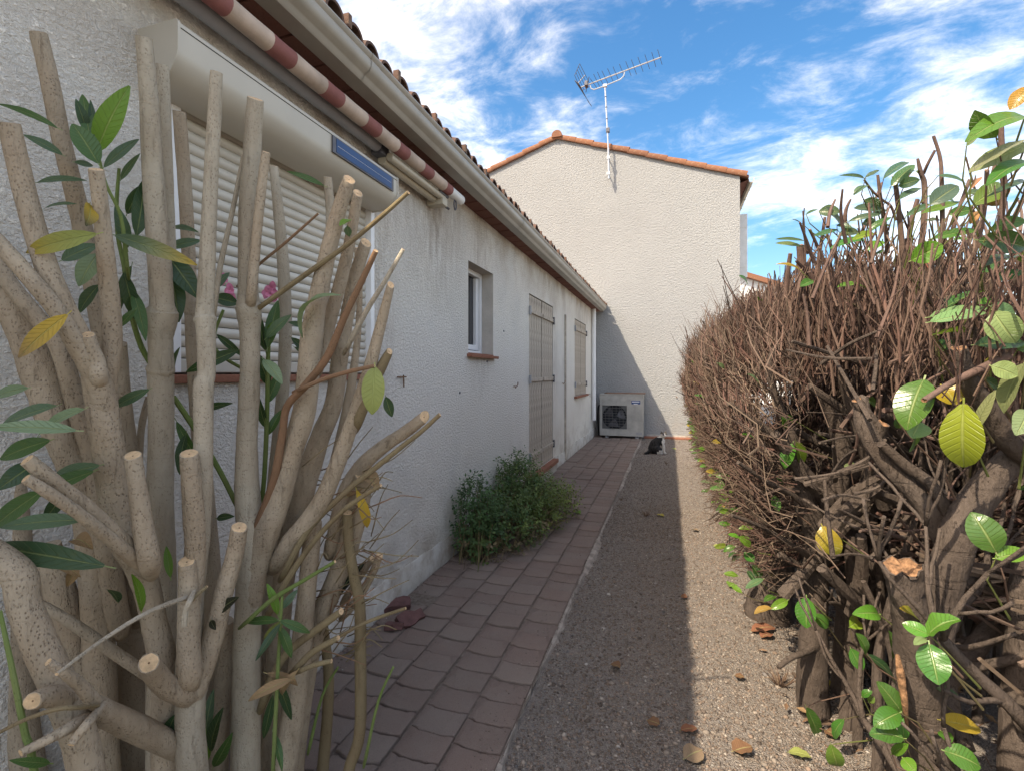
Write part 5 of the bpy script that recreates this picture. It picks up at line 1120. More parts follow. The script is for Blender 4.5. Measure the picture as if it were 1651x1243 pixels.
def top_shoots(rg, yc, half, count, m, top=1.0, thick=1.0, x0=0.24, x1=1.15, lens=(.28, .62)):
    # upright regrowth, each rod cut off at the clipped top
    for i in range(count):
        x = x0+(x1-x0)*rg.random()**1.25; y = yc+rg.uniform(-half, half); zt = 0.78+(ztop(x)-0.78)*top*(1+.03*math.sin(y*9)+.03*math.sin(y*23+x*9))-abs(rg.gauss(0, .05))+(.10*rg.random() if rg.random() < .12 else 0)
        L = rg.uniform(*lens); lean = (0.62-x)*0.35
        e = Vector((x, y, zt)); a = Vector((x+lean*L+rg.gauss(0, .05), y+rg.gauss(0, .06), zt-L)); md = a.lerp(e, rg.uniform(.4, .6))+Vector((rg.gauss(0, .018), rg.gauss(0, .018), 0))
        r0 = (0.0024+0.0048*rg.random()**2)*thick; q = rg.uniform(0.36, 0.98); cc = rg.choice(((0.185, 0.105, 0.082), (0.20, 0.13, 0.10), (0.145, 0.092, 0.075), (0.215, 0.15, 0.115), (0.165, 0.10, 0.08)))
        cc = tuple(v*q for v in cc); j = L*.03; J = lambda: Vector((rg.gauss(0, j), rg.gauss(0, j), 0))
        m.tube([a, a.lerp(md, .5)+J(), md, md.lerp(e, .5)+J(), e], [r0*1.1, r0, r0*.92, r0*.85, r0*.75], 5, color=cc, rg=rg)
        for f_ in range(rg.choice((0, 1, 1, 2))):
            b = a.lerp(md, rg.uniform(.2, .9)); l2 = L*rg.uniform(.25, .5); e2 = b+Vector((rg.gauss(0, .35), rg.gauss(0, .35), 1)).normalized()*l2
            m.tube([b, b.lerp(e2, .5)+J(), e2], [r0*.7, r0*.6, r0*.5], 4, color=cc, rg=rg)
labels = ['nearest laurel bush with a thick sawn trunk and large glossy leaves', 'second laurel bush of the hedge, dark straight trunk beside the gravel', 'third laurel bush of the hedge, pale trunk base spreading into the gravel',
          'fourth laurel bush along the bare brown hedge', 'fifth laurel bush along the bare brown hedge', 'sixth laurel bush along the bare brown hedge', 'seventh laurel bush along the bare brown hedge', 'last laurel bush at the far end of the hedge near the gable']
def cut_limb(m, pts, rr, cap=True, sides=10, lump=0.10):
    q, r = smoothpath(pts, rr, 7); m.tube(q, r, sides, 0, 1 if cap else None, 0.16, lump=lump, jag=0.22); return m
def laurel_leaf(ls, a, b, w, c, up=None, tip=None, bend=0.12, fold=0.18, mat='laurel_leaf', rg=rnd):
    a, b = Vector(a), Vector(b)
    u = Vector(up) if up else (Vector((0, 0, EYE))-a).normalized()*0.8+Vector((rg.uniform(-.5, .5), rg.uniform(-.5, .5), rg.uniform(.2, .9)))
    m = MB(); leaf_mesh(m, a, b, w, u, bend*rg.uniform(.3, 2.4), fold*rg.uniform(.4, 2.2), tuple(v*rg.uniform(.8, 1.25) for v in c), tip, 8, 'oval', rg.uniform(.008, .05)); m.build('leaf', mat, ls, smooth=True)
LB = [1.33, 2.22, 3.08, 4.00, 4.90, 5.75, 6.60, 7.45]
SHRUBS = []
def hedge():
    for i, y in enumerate(LB):
        rg = random.Random(100+i)
        base = Vector((HX+(0.0 if i < 3 else rg.uniform(-.04, .06)), y, 0))
        ls = thing('laurel_shrub', labels[i], 'shrub', tuple(base), 'laurel bushes of the pruned hedge'); SHRUBS.append(ls)
        limbs = []; tips = []
        if i >= 2:
            h = rg.uniform(.32, .5); r = rg.uniform(.038, .052)
            m = MB(); tp = [base+Vector((0, 0, -.03)), base+Vector((0.0, rg.uniform(-.03, .03), h*.4)), base+Vector((rg.uniform(0, .08), rg.uniform(-.05, .05), h))]
            q, rr = smoothpath(tp, [r*1.45, r*1.02, r*0.95], 5); m.tube(q, rr, 12, lump=0.12, rg=rg); m.build('trunk', 'laurel_bark', ls, smooth=True)
            for k in range(5 if i < 5 else 4):
                t = k*1.257+rg.uniform(-.4, .4); d = Vector((0.75*math.cos(t)+0.12, 0.8*math.sin(t), rg.uniform(.45, 1.0))).normalized()
                grow(rg, tp[-1]-Vector((0, 0, .03)), d, rg.uniform(.24, .36), r*rg.uniform(.5, .72), 2 if i > 4 else 3, limbs, tips)
            m = MB()
            for pts, rr in limbs:
                pts = [p if p.x > 0.33 else Vector((0.33+(p.x-0.33)*.3, p.y, p.z)) for p in pts]
                m.tube(pts, [max(v, 0.004) for v in rr], 7, lump=0.08, rg=rg)
            m.build('branches', 'laurel_bark', ls, smooth=True)
        else:
            for k in range(9):
                t = k*0.7+rg.uniform(-.3, .3); d = Vector((0.7*math.cos(t), 0.8*math.sin(t), rg.uniform(.3, 1.0))).normalized()
                grow(rg, base+Vector((rg.uniform(.02, .3), rg.uniform(-.15, .3), rg.uniform(.25, .6))), d, rg.uniform(.22, .34), rg.uniform(.011, .022), 2, limbs, tips)
            m = MB()
            for pts, rr in limbs:
                pts = [p if p.x > 0.42 else Vector((0.42+(p.x-0.42)*.3, p.y, p.z)) for p in pts]; m.tube(pts, [max(v, 0.0035) for v in rr], 7, lump=0.1, rg=rg)
            m.build('branches', 'laurel_bark', ls, smooth=True)
        m = MB(); half = 0.50
        if i == 0:
            top_shoots(rg, y+.15, .40, 300, m, 0.84, 0.50, .58, 1.2, (.15, .42))
        elif i == 1:
            top_shoots(rg, y, half, 720, m, 0.96, 0.58, .46, 1.15, (.16, .42)); twig_mass(rg, y+.1, .4, 200, tips, m, (105, 150), 0.6, (0.55, 0.8), top=0.84); twig_mass(rg, y+.34, .22, 170, tips, m, (135, 222), 0.75, (.4, .75)); twig_mass(rg, y+.1, .35, 120, tips, m, (135, 180), 0.75, (.5, .8))
        else:
            tp_ = {2: 1.03, 3: 1.07}.get(i, 1.08); top_shoots(rg, y, half, 1250, m, tp_, 0.66, .34, 1.15, (.2, .5)); twig_mass(rg, y, half, 300, tips, m, (110, 155), 0.8, (0.5, 0.75), top=tp_); twig_mass(rg, y, half, 500 if i == 2 else 800, tips, m, (140, 226), 0.8, (0.40, 0.7))
            if i > 2: twig_mass(rg, y, half, 450, tips, m, (100, 226), 0.75, (0.65, 0.85), top=tp_, crook=i < 5)
        if i < 5: twig_mass(rg, y, .5, 420 if i < 1 else 800, tips, m, (-35, 70), 1.0, (0.0, 0.45), .12); twig_mass(rg, y, .5, 160, tips, m, (-30, 60), 1.8, (0.0, 0.3), .15)
        m.build('twigs', 'twig_bark', ls, kind='stuff')
        # scattered leaves left on the clipped face
        for k in range({0: 0, 1: 10, 2: 26, 3: 24}.get(i, 18)):
            ph = R(rg.choice((rg.uniform(95, 225), rg.uniform(185, 226)))); s = surf(ph)*rg.uniform(.86, 1.04); yy = y+rg.uniform(-.45, .45)
            a = CORE+Vector((math.cos(ph)*s, yy, math.sin(ph)*s)); 
            if a.z < .1: a.z = rg.uniform(.1, .3)
            d = Vector((math.cos(ph)-.2, rg.uniform(-.9, .3), math.sin(ph)*.6+rg.uniform(-.4, .5))).normalized(); L = rg.uniform(.045, .085)
            c = rg.choice(LEAFPAL); c = c if rg.random() > .05 else (0.36, 0.27, 0.05)
            laurel_leaf(ls, a, a+d*L, L*rg.uniform(.4, .52), c, rg=rg)
    # last end of the hedge: rounded off with short twigs
    rg = random.Random(55); m = MB()
    for k in range(700):
        ph = R(rg.uniform(70, 222)); s = surf(ph)*rg.uniform(.8, 1.0); t = rg.uniform(0, 1)
        y = 7.9+0.45*math.sqrt(max(0, 1-t*t)); a = CORE+Vector((math.cos(ph)*s*t*.75, 7.6, math.sin(ph)*s*t*.75)); e = CORE+Vector((math.cos(ph)*s*max(t, .5), y, math.sin(ph)*s*max(t, .5)))
        if e.z < .06: continue
        m.tube([a, a.lerp(e, .5), e], [.004, .003, .002], 4, color=rg.choice(((0.17, 0.11, 0.085), (0.20, 0.14, 0.11), (0.14, 0.10, 0.08))), rg=rg)
    m.build('twigs', 'twig_bark', SHRUBS[-1], kind='stuff')
hedge()

def near_laurels():
    A, B, Cc = SHRUBS[0], SHRUBS[1], SHRUBS[2]
    def limb(ls, name, pts, zc, zc2=None, cap=False, mat='laurel_bark', sides=12, lump=.10, ground=False):
        n = len(pts); P = []; Q = []; z2 = zc if zc2 is None else zc2
        for i, (x, y, w) in enumerate(pts): d = zc+(z2-zc)*i/(n-1); P.append(at(x, y, d)); Q.append(w/2/FPX*d)
        if ground: g = P[-1].copy(); k = Vector((g.x, g.y, -0.04)); P.append(k+(P[-1]-P[-2])*0.15*0); Q.append(Q[-1]*1.15)
        P.reverse(); Q.reverse(); m = MB(); cut_limb(m, P, Q, cap, sides, lump)
        m.build(name, [mat, 'cut_laurel', 'cut_laurel'], ls, smooth='angle')
    # nearest bush: sawn trunk with its big side limb
    limb(A, 'trunk', [(1456, 912, 54), (1464, 960, 52), (1474, 1040, 55), (1486, 1120, 60), (1502, 1243, 66)], 1.12, 1.14, True, ground=True, sides=18, lump=.14)
    limb(A, 'limb', [(1700, 690, 40), (1640, 735, 40), (1590, 785, 46), (1552, 850, 50), (1526, 930, 52), (1508, 1010, 50), (1497, 1090, 48)], 1.12, 1.16)
    limb(A, 'limb', [(1388, 640, 22), (1395, 690, 27), (1430, 745, 30), (1480, 800, 32), (1520, 860, 36), (1540, 890, 40)], 1.30, 1.18, True)
    limb(A, 'limb', [(1425, 682, 17), (1418, 695, 19), (1405, 715, 22)], 1.26, 1.28, True)
    limb(A, 'limb', [(1381, 645, 15), (1396, 668, 20), (1410, 690, 24)], 1.28, 1.28, True)
    limb(A, 'limb', [(1420, 715, 14), (1460, 750, 16), (1500, 780, 18), (1530, 830, 20), (1555, 870, 22)], 1.22, 1.18)
    limb(A, 'limb', [(1546, 562, 22), (1560, 610, 28), (1590, 660, 32), (1625, 710, 34), (1660, 740, 36)], 1.05, 1.1, True)
    limb(A, 'limb', [(1490, 645, 9), (1530, 620, 10), (1570, 600, 12), (1625, 575, 14)], 1.0, 1.05, True, 'laurel_twig')
    limb(A, 'limb', [(1660, 900, 24), (1600, 915, 26), (1550, 935, 28), (1500, 950, 28)], 1.35, 1.3)
    limb(A, 'limb', [(1651, 960, 26), (1600, 1010, 28), (1560, 1060, 30), (1510, 1110, 30)], 1.4, 1.25)
    limb(A, 'limb', [(1660, 1000, 20), (1590, 1030, 22), (1540, 1045, 24), (1500, 1060, 26)], 1.45, 1.35)
    limb(A, 'trunk', [(1660, 900, 40), (1650, 1000, 44), (1645, 1100, 46), (1640, 1243, 48)], 1.22, 1.22, ground=True)
    # second bush
    limb(B, 'trunk', [(1320, 880, 38), (1314, 940, 40), (1312, 1020, 42), (1310, 1090, 44), (1312, 1160, 50)], 1.98, 1.98, ground=True, sides=14)
    limb(B, 'limb', [(1295, 770, 26), (1300, 820, 34), (1318, 860, 38), (1322, 900, 38)], 1.92, 1.97)
    limb(B, 'limb', [(1250, 700, 16), (1272, 730, 20), (1305, 775, 26), (1330, 800, 30), (1340, 830, 30), (1325, 880, 32)], 1.85, 1.95)
    limb(B, 'limb', [(1330, 640, 20), (1350, 690, 26), (1360, 740, 28), (1350, 790, 30), (1335, 830, 30)], 1.9, 1.95)
    limb(B, 'limb', [(1455, 770, 24), (1425, 800, 26), (1385, 840, 28), (1350, 880, 30), (1330, 920, 32)], 1.95, 1.98)
    limb(B, 'limb', [(1440, 640, 18), (1425, 700, 22), (1400, 780, 26), (1385, 860, 30), (1370, 960, 34), (1365, 1050, 38), (1360, 1160, 42)], 2.1, 2.1, ground=True)
    limb(B, 'limb', [(1250, 560, 9), (1240, 600, 11), (1255, 650, 13), (1275, 700, 16), (1290, 760, 20)], 1.9, 1.92)
    limb(B, 'limb', [(1175, 650, 8), (1215, 680, 10), (1250, 705, 13), (1285, 745, 16)], 1.85, 1.9)
    limb(B, 'limb', [(1190, 745, 6), (1235, 775, 8), (1280, 800, 10), (1320, 830, 14)], 1.8, 1.92)
    limb(B, 'limb', [(1180, 830, 5), (1230, 850, 7), (1280, 880, 8), (1310, 900, 12)], 1.8, 1.95)
    limb(B, 'limb', [(1255, 1075, 7), (1275, 1060, 9), (1300, 1050, 11), (1315, 1040, 14)], 1.85, 1.95)
    # third bush: pale flaring foot
    limb(Cc, 'trunk', [(1262, 800, 40), (1258, 860, 46), (1248, 920, 56), (1240, 985, 76), (1240, 1010, 84)], 2.78, 2.78, ground=True, sides=14)
    limb(Cc, 'limb', [(1200, 640, 14), (1215, 700, 20), (1235, 750, 28), (1255, 810, 36)], 2.7, 2.78)
    limb(Cc, 'limb', [(1262, 640, 16), (1265, 700, 22), (1268, 760, 30), (1262, 820, 36)], 2.75, 2.78)
    # upright sawn and broken rods above the hedge line; coordinates read off one enlarged crop
    K = lambda x, y: (1250+x/4.117, 220+y/4.117)
    rods = [([(790, 265, 28), (815, 450, 30), (850, 790, 34), (880, 900, 40)], 1.65, 1), ([(945, 150, 14), (965, 240, 28), (990, 330, 32), (985, 560, 32), (960, 800, 34), (930, 1000, 40)], 1.6, 0), ([(1060, 95, 16), (1010, 190, 19), (985, 250, 20)], 1.58, 1),
            ([(1050, 0, 18), (1095, 150, 22), (1105, 330, 25), (1110, 560, 28), (1120, 690, 34), (1180, 850, 38), (1155, 1080, 36), (1070, 1240, 36)], 1.5, 1), ([(945, 420, 28), (905, 560, 30), (880, 740, 30), (860, 900, 30)], 1.75, 1), ([(680, 258, 16), (700, 420, 22), (735, 640, 26), (745, 780, 28)], 1.7, 0),
            ([(330, 540, 18), (300, 740, 22), (265, 930, 24), (230, 1100, 26)], 1.85, 1), ([(183, 498, 8), (195, 640, 11), (200, 850, 13)], 1.8, 0), ([(165, 722, 46), (175, 840, 54), (185, 1000, 56), (200, 1240, 56)], 1.9, 1), ([(228, 620, 18), (275, 720, 20), (300, 800, 20)], 1.85, 1),
            ([(502, 418, 12), (470, 490, 22), (465, 580, 28), (500, 640, 26)], 1.8, 0), ([(1498, -60, 32), (1505, 180, 34), (1520, 360, 36), (1495, 560, 36)], 1.2, 0), ([(1470, 150, 22), (1400, 430, 26), (1360, 640, 28), (1300, 820, 28)], 1.35, 1), ([(1265, 140, 10), (1300, 270, 12), (1335, 390, 14), (1360, 500, 14)], 1.35, 0),
            ([(1660, 390, 24), (1545, 640, 26), (1510, 780, 26), (1490, 960, 26)], 1.15, 0), ([(1290, 290, 20), (1220, 480, 22), (1180, 620, 26), (1150, 760, 28)], 1.5, 1), ([(880, 820, 56), (920, 960, 60), (985, 1180, 62), (1010, 1300, 62)], 1.72, 1), ([(530, 790, 16), (600, 900, 26), (650, 1030, 32), (715, 1190, 34), (790, 1400, 40)], 1.75, 0),
            ([(885, 850, 28), (850, 990, 30), (790, 1120, 32), (720, 1230, 32)], 1.68, 0), ([(590, 290, 12), (650, 370, 14), (720, 430, 14), (770, 470, 16), (800, 560, 18)], 1.7, 0), ([(1610, 410, 18), (1550, 510, 20), (1500, 600, 22)], 1.25, 1), ([(1405, 225, 26), (1400, 330, 28), (1380, 420, 28)], 1.4, 1),
            ([(100, 780, 26), (85, 900, 30), (70, 1050, 32)], 2.0, 1), ([(340, 640, 16), (380, 760, 22), (410, 830, 26), (400, 960, 30)], 1.9, 0), ([(505, 770, 18), (480, 860, 24), (460, 960, 26)], 1.9, 1), ([(1651, 180, 8), (1590, 250, 10), (1530, 310, 12)], 1.2, 0), ([(225, 900, 26), (285, 1020, 34), (320, 1150, 36), (345, 1260, 36)], 1.8, 0), ([(140, 830, 18), (190, 880, 22), (230, 920, 26)], 1.82, 1),
            ([(1560, 210, 8), (1580, 300, 9), (1640, 380, 10)], 1.2, 0), ([(820, 470, 10), (870, 590, 13), (915, 690, 15)], 1.66, 0), ([(545, 520, 8), (560, 640, 10), (570, 760, 12)], 1.8, 0), ([(1040, 540, 7), (1050, 660, 8), (1080, 800, 10)], 1.6, 0), ([(780, 680, 8), (800, 790, 10), (810, 900, 12)], 1.7, 0)]
    for pts, z, cap in rods:
        limb(A if pts[0][0] > 1200 else B, 'rod', [(*K(x, y), w/4.117) for x, y, w in pts], z, z+0.04, bool(cap), 'laurel_twig', 9, 0.07)
    rg = random.Random(77)
    for k in range(60):    # thinner shoots between them
        x, y = rg.uniform(1290, 1660), rg.uniform(330, 520); z = rg.uniform(1.3, 2.0); L = rg.uniform(40, 110); a = rg.uniform(-.5, .5); w = rg.uniform(3, 7)
        limb(A if x > 1500 else B, 'shoot', [(x+math.sin(a)*L*.5, y-L*.5, w*.5), (x+rg.uniform(-6, 6), y, w*.8), (x-math.sin(a)*L*.6, y+L*.6, w)], z, z+rg.uniform(-.1, .1), False, 'laurel_twig', 6, .05)
    for k in range(110):    # thin dead shoots in the open lower part
        x, y = rg.uniform(1330, 1655), rg.uniform(560, 900); z = rg.uniform(1.25, 1.9); L = rg.uniform(50, 150); a = rg.uniform(-1.6, 1.6); w = rg.uniform(3, 9)
        limb(A if x > 1450 else B, 'shoot', [(x+math.sin(a)*L*.5, y-math.cos(a)*L*.5, w*.6), (x+rg.uniform(-9, 9), y+rg.uniform(-9, 9), w*.8), (x-math.sin(a)*L*.5, y+math.cos(a)*L*.5, w)], z, z+rg.uniform(-.2, .2), False, rg.choice(('laurel_bark', 'laurel_twig')), 6, .05)
    for k in range(44):    # thicker limbs crossing deeper in
        x, y = rg.uniform(1350, 1660), rg.uniform(680, 1080); z = rg.uniform(1.6, 2.3); L = rg.uniform(120, 300); a = rg.uniform(-1.5, 1.5); w = rg.uniform(12, 26)
        limb(A if x > 1500 else B, 'limb', [(x+math.sin(a)*L*.5, y-math.cos(a)*L*.5, w*.7), (x+rg.uniform(-15, 15), y+rg.uniform(-15, 15), w*.85), (x-math.sin(a)*L*.5, y+math.cos(a)*L*.5, w)], z, z+.1, False, 'laurel_bark', 8, .1)
    for k in range(22):    # crowded thinner stems rising from the ground between the trunks
        x = rg.uniform(1335, 1650); z = rg.uniform(1.55, 2.35); yb = HY+EYE/z*FPX; w = rg.uniform(9, 24); lean = rg.uniform(-60, 90)
        limb(A if x > 1480 else B, 'limb', [(x+lean+rg.uniform(-30, 30), yb-rg.uniform(330, 520), w*.55), (x+lean*.6+rg.uniform(-20, 20), yb-240, w*.8), (x+lean*.2+rg.uniform(-10, 10), yb-110, w*.95), (x, yb, w*1.1)], z, z, False, 'laurel_bark', 8, .12, ground=True)
    # leaves read off three crops
    STK = {A.name: MB(), B.name: MB()}
    pal = dict(g=(0.06, 0.165, 0.03), d=(0.03, 0.085, 0.03), s=(0.07, 0.14, 0.075), b=(0.105, 0.235, 0.03), p=(0.21, 0.29, 0.12), y=(0.40, 0.33, 0.04), o=(0.42, 0.27, 0.035), v=(0.24, 0.27, 0.03), t=(0.36, 0.20, 0.10))
    def put(ls, x0, y0, x1, y1, w, z, c, tip=None, up=None, bend=.12, mat='laurel_leaf', fold=.18):
        a = at(x0, y0, z); b = at(x1, y1, z+rg.uniform(-.04, .04)); q = a-(b-a).normalized()*rg.uniform(.01, .03)
        tg = Vector((HX+.14, a.y+.10, max(.15, a.z-rg.uniform(.12, .3)))); e = a+(tg-a)*min(1.0, rg.uniform(.10, .22)/max(.05, (tg-a).length)); STK[ls.name].tube([a, q.lerp(e, .25)+Vector((0, 0, -.008)), e], [.0011, .0017, .0026], 5, color=rg.choice(((.12, .10, .05), (.16, .10, .075), (.14, .16, .05))))
        laurel_leaf(ls, a, b, w/FPX*z, pal[c], up, pal[tip] if tip else None, bend, fold, mat, rg)
    for (x0, y0, x1, y1, w, c, z) in ((720, 280, 890, 175, 60, 's', 1.6), (590, 280, 425, 262, 24, 's', 1.65), (600, 272, 690, 225, 40, 's', 1.66), (610, 330, 520, 395, 60, 's', 1.65), (820, 330, 960, 290, 70, 'd', 1.62), (830, 415, 965, 345, 65, 's', 1.6), (770, 330, 925, 190, 80, 's', 1.64),
            (1080, 265, 1270, 325, 55, 's', 1.5), (1010, 400, 1190, 435, 45, 's', 1.55), (980, 510, 1225, 435, 60, 'b', 1.5), (870, 530, 1030, 450, 45, 's', 1.6), (700, 490, 520, 480, 70, 's', 1.7), (590, 425, 700, 475, 75, 'd', 1.72), (440, 590, 330, 470, 65, 's', 1.75), (290, 500, 430, 505, 80, 's', 1.76), (410, 590, 510, 610, 40, 's', 1.75), (490, 565, 700, 520, 40, 's', 1.7),
            (580, 580, 670, 570, 60, 'd', 1.7), (610, 640, 770, 540, 50, 'g', 1.65), (660, 650, 510, 690, 60, 'v', 1.6), (600, 690, 360, 750, 60, 'g', 1.65), (610, 760, 720, 700, 75, 'b', 1.65), (640, 810, 725, 760, 60, 'g', 1.66), (410, 620, 255, 665, 45, 's', 1.75), (420, 660, 555, 640, 70, 's', 1.74), (190, 695, 0, 685, 32, 's', 1.8), (170, 730, 0, 712, 38, 'p', 1.8), (175, 580, 112, 552, 16, 'd', 1.8), (205, 520, 290, 490, 24, 's', 1.8),
            (160, 885, 0, 852, 28, 'o', 1.8), (245, 960, 165, 1000, 60, 'g', 1.75), (410, 1005, 605, 1010, 65, 'b', 1.6), (1040, 680, 1340, 625, 60, 'g', 1.4), (1150, 520, 1305, 490, 75, 'g', 1.45), (1350, 690, 1660, 740, 150, 'd', 1.1), (1400, 860, 1660, 850, 130, 'd', 1.12), (1500, 960, 1650, 900, 120, 'd', 1.1), (1430, 620, 1660, 560, 95, 'g', 1.08),
            (1300, 235, 1665, 20, 110, 'p', 1.0), (1270, 65, 1350, -10, 45, 'p', 1.1), (1450, 130, 1615, 120, 34, 'g', 1.1), (1660, 300, 1400, 405, 40, 's', 1.1), (1030, 1200, 1415, 1140, 110, 'p', 1.15), (1340, 1110, 1510, 1080, 65, 'b', 1.2), (1430, 1130, 1600, 1225, 130, 'p', 1.05), (1280, 390, 1370, 360, 60, 's', 1.35), (1190, 690, 1300, 680, 70, 'b', 1.35), (1000, 750, 1050, 700, 60, 'g', 1.5), (760, 600, 640, 600, 55, 's', 1.7), (1000, 560, 1090, 560, 50, 's', 1.55), (640, 530, 740, 490, 50, 's', 1.72), (900, 240, 960, 260, 45, 'd', 1.6)):
        put(A if x0 > 1000 else B, *K(x0, y0), *K(x1, y1), w/4.117, z, c)
    for (x0, y0, x1, y1, w, c) in ((1660, 232, 1562, 278, 34, 'p'), (1655, 190, 1556, 230, 38, 'b'), (1606, 222, 1572, 178, 38, 'g'), (1660, 140, 1628, 178, 26, 'o'), (1662, 262, 1590, 300, 30, 'g'), (1570, 330, 1620, 300, 34, 'b'), (1500, 330, 1545, 300, 30, 's'), (1590, 440, 1655, 410, 44, 'g'), (1520, 500, 1590, 470, 40, 'g'), (1470, 420, 1520, 395, 34, 'b')):
        put(A, x0, y0, x1, y1, w, 1.0 if x0 > 1600 else 1.25, c)
    for (x0, y0, x1, y1, w) in ((1400, 330, 1530, 450, 90), (1440, 340, 1470, 470, 70), (1340, 500, 1290, 585, 45), (1010, 760, 1030, 900, 60), (1320, 290, 1290, 360, 40)):
        put(A, *K(x0, y0), *K(x1, y1), w/4.117, 1.35, 't', None, None, .4, 'dead_leaf', .7)
    K2 = lambda x, y: (1380+x/3.107, 500+y/3.107)
    for (x0, y0, x1, y1, w, c, z) in ((340, 350, 255, 600, 165, 'g', 1.05), (320, 560, 280, 640, 110, 'p', 1.07), (300, 600, 265, 705, 110, 'd', 1.12), (540, 470, 540, 785, 175, 'v', 0.98), (430, 380, 500, 475, 130, 'o', 1.12), (595, 600, 700, 400, 50, 'p', 1.0), (640, 340, 750, 430, 60, 'd', 1.05), (680, 280, 810, 330, 95, 'p', 0.98), (840, 270, 740, 515, 120, 'p', 0.97), (860, 500, 800, 625, 95, 'p', 0.97), (375, 60, 650, 15, 85, 'p', 1.1), (390, 125, 560, 110, 90, 'b', 1.12), (690, 10, 800, 165, 140, 'p', 1.0), (600, 175, 850, 165, 90, 'd', 1.05),
            (700, 1210, 578, 1010, 150, 'g', 0.98), (700, 1240, 860, 1215, 85, 'b', 0.98), (640, 560, 720, 590, 70, 'o', 1.15), (600, 470, 660, 540, 70, 'y', 1.15), (810, 200, 860, 190, 60, 'b', 1.05), (60, 450, 100, 470, 50, 'b', 1.6), (830, 880, 870, 900, 60, 'g', 1.2), (440, 200, 480, 150, 80, 'd', 1.3), (200, 540, 240, 580, 60, 'd', 1.2), (700, 240, 640, 260, 26, 'y', 1.05)):
        put(A, *K2(x0, y0), *K2(x1, y1), w/3.107, z, c)
    K3 = lambda x, y: (1380+x/3.424, 880+y/3.424)
    for (x0, y0, x1, y1, w, c, z) in ((125, 375, -20, 375, 80, 'b', 1.15), (60, 590, 0, 480, 70, 'g', 1.2), (205, 620, 180, 465, 65, 'g', 1.2), (400, 490, 575, 405, 140, 'b', 0.98), (405, 490, 255, 425, 80, 'b', 0.98), (385, 510, 320, 545, 45, 'p', 0.98), (405, 540, 455, 765, 150, 'g', 0.97), (250, 915, 115, 745, 100, 'g', 1.08), (240, 920, 98, 995, 105, 'g', 1.06), (262, 1060, 75, 1040, 125, 'g', 1.04), (265, 1065, 250, 935, 55, 'g', 1.08), (200, 1145, 290, 1090, 48, 'b', 1.06), (470, 960, 685, 1010, 95, 'y', 1.02), (490, 1130, 690, 1220, 125, 'g', 1.0), (470, 1020, 525, 1085, 65, 'g', 1.05), (260, 1170, 330, 1250, 75, 'b', 1.03), (430, 770, 570, 830, 40, 'd', 1.1), (60, 600, 220, 770, 70, 'd', 1.3), (35, 830, 90, 800, 40, 'g', 1.25), (70, 860, 100, 830, 35, 'b', 1.25)):
        put(A, *K3(x0, y0), *K3(x1, y1), w/3.424, z, c)
    for (x0, y0, x1, y1, w, c, tp, z) in ((1326, 848, 1350, 896, 36, 'o', 'v', 1.6), (1300, 963, 1300, 1012, 30, 'g', None, 1.75), (1262, 668, 1270, 690, 24, 'g', None, 1.9), (1283, 712, 1292, 750, 22, 'b', None, 1.85), (1278, 715, 1265, 755, 22, 'g', None, 1.86), (1248, 800, 1255, 825, 14, 'g', None, 1.9), (1300, 1140, 1320, 1190, 22, 'g', None, 1.85), (1340, 1200, 1350, 1235, 26, 'b', None, 1.6), (1360, 1160, 1345, 1190, 18, 'g', None, 1.7), (1480, 1000, 1450, 980, 20, 'b', 'o', 1.1), (1335, 1010, 1310, 990, 20, 'g', None, 1.8), (1372, 1045, 1390, 1080, 20, 'g', None, 1.6), (1372, 760, 1375, 745, 20, 'p', None, 1.7), (1370, 1010, 1385, 1000, 22, 'v', 'o', 1.7), (1250, 770, 1262, 790, 14, 'd', None, 1.95), (1210, 880, 1190, 865, 16, 'b', None, 2.2), (1215, 905, 1200, 890, 16, 'g', None, 2.2), (1225, 935, 1212, 910, 18, 'd', None, 2.2), (1205, 920, 1220, 940, 14, 'd', None, 2.2), (1196, 955, 1180, 945, 9, 'b', None, 2.4)):
        put(B, x0, y0, x1, y1, w, z, c, tp)
    for o_ in (A, B): STK[o_.name].build('leaf_stalks', 'twig_bark', o_, kind='stuff')
    # fresh scar down the nearest trunk
    a = [at(1447, 1055, 1.075), at(1452, 1085, 1.072), at(1458, 1130, 1.072), at(1462, 1170, 1.074)]
    m = MB(); m.tube(a, [.004, .009, .007, .003], 8, lump=.2); m.build('bark_scar', 'cut_laurel', A, smooth=True)
near_laurels()

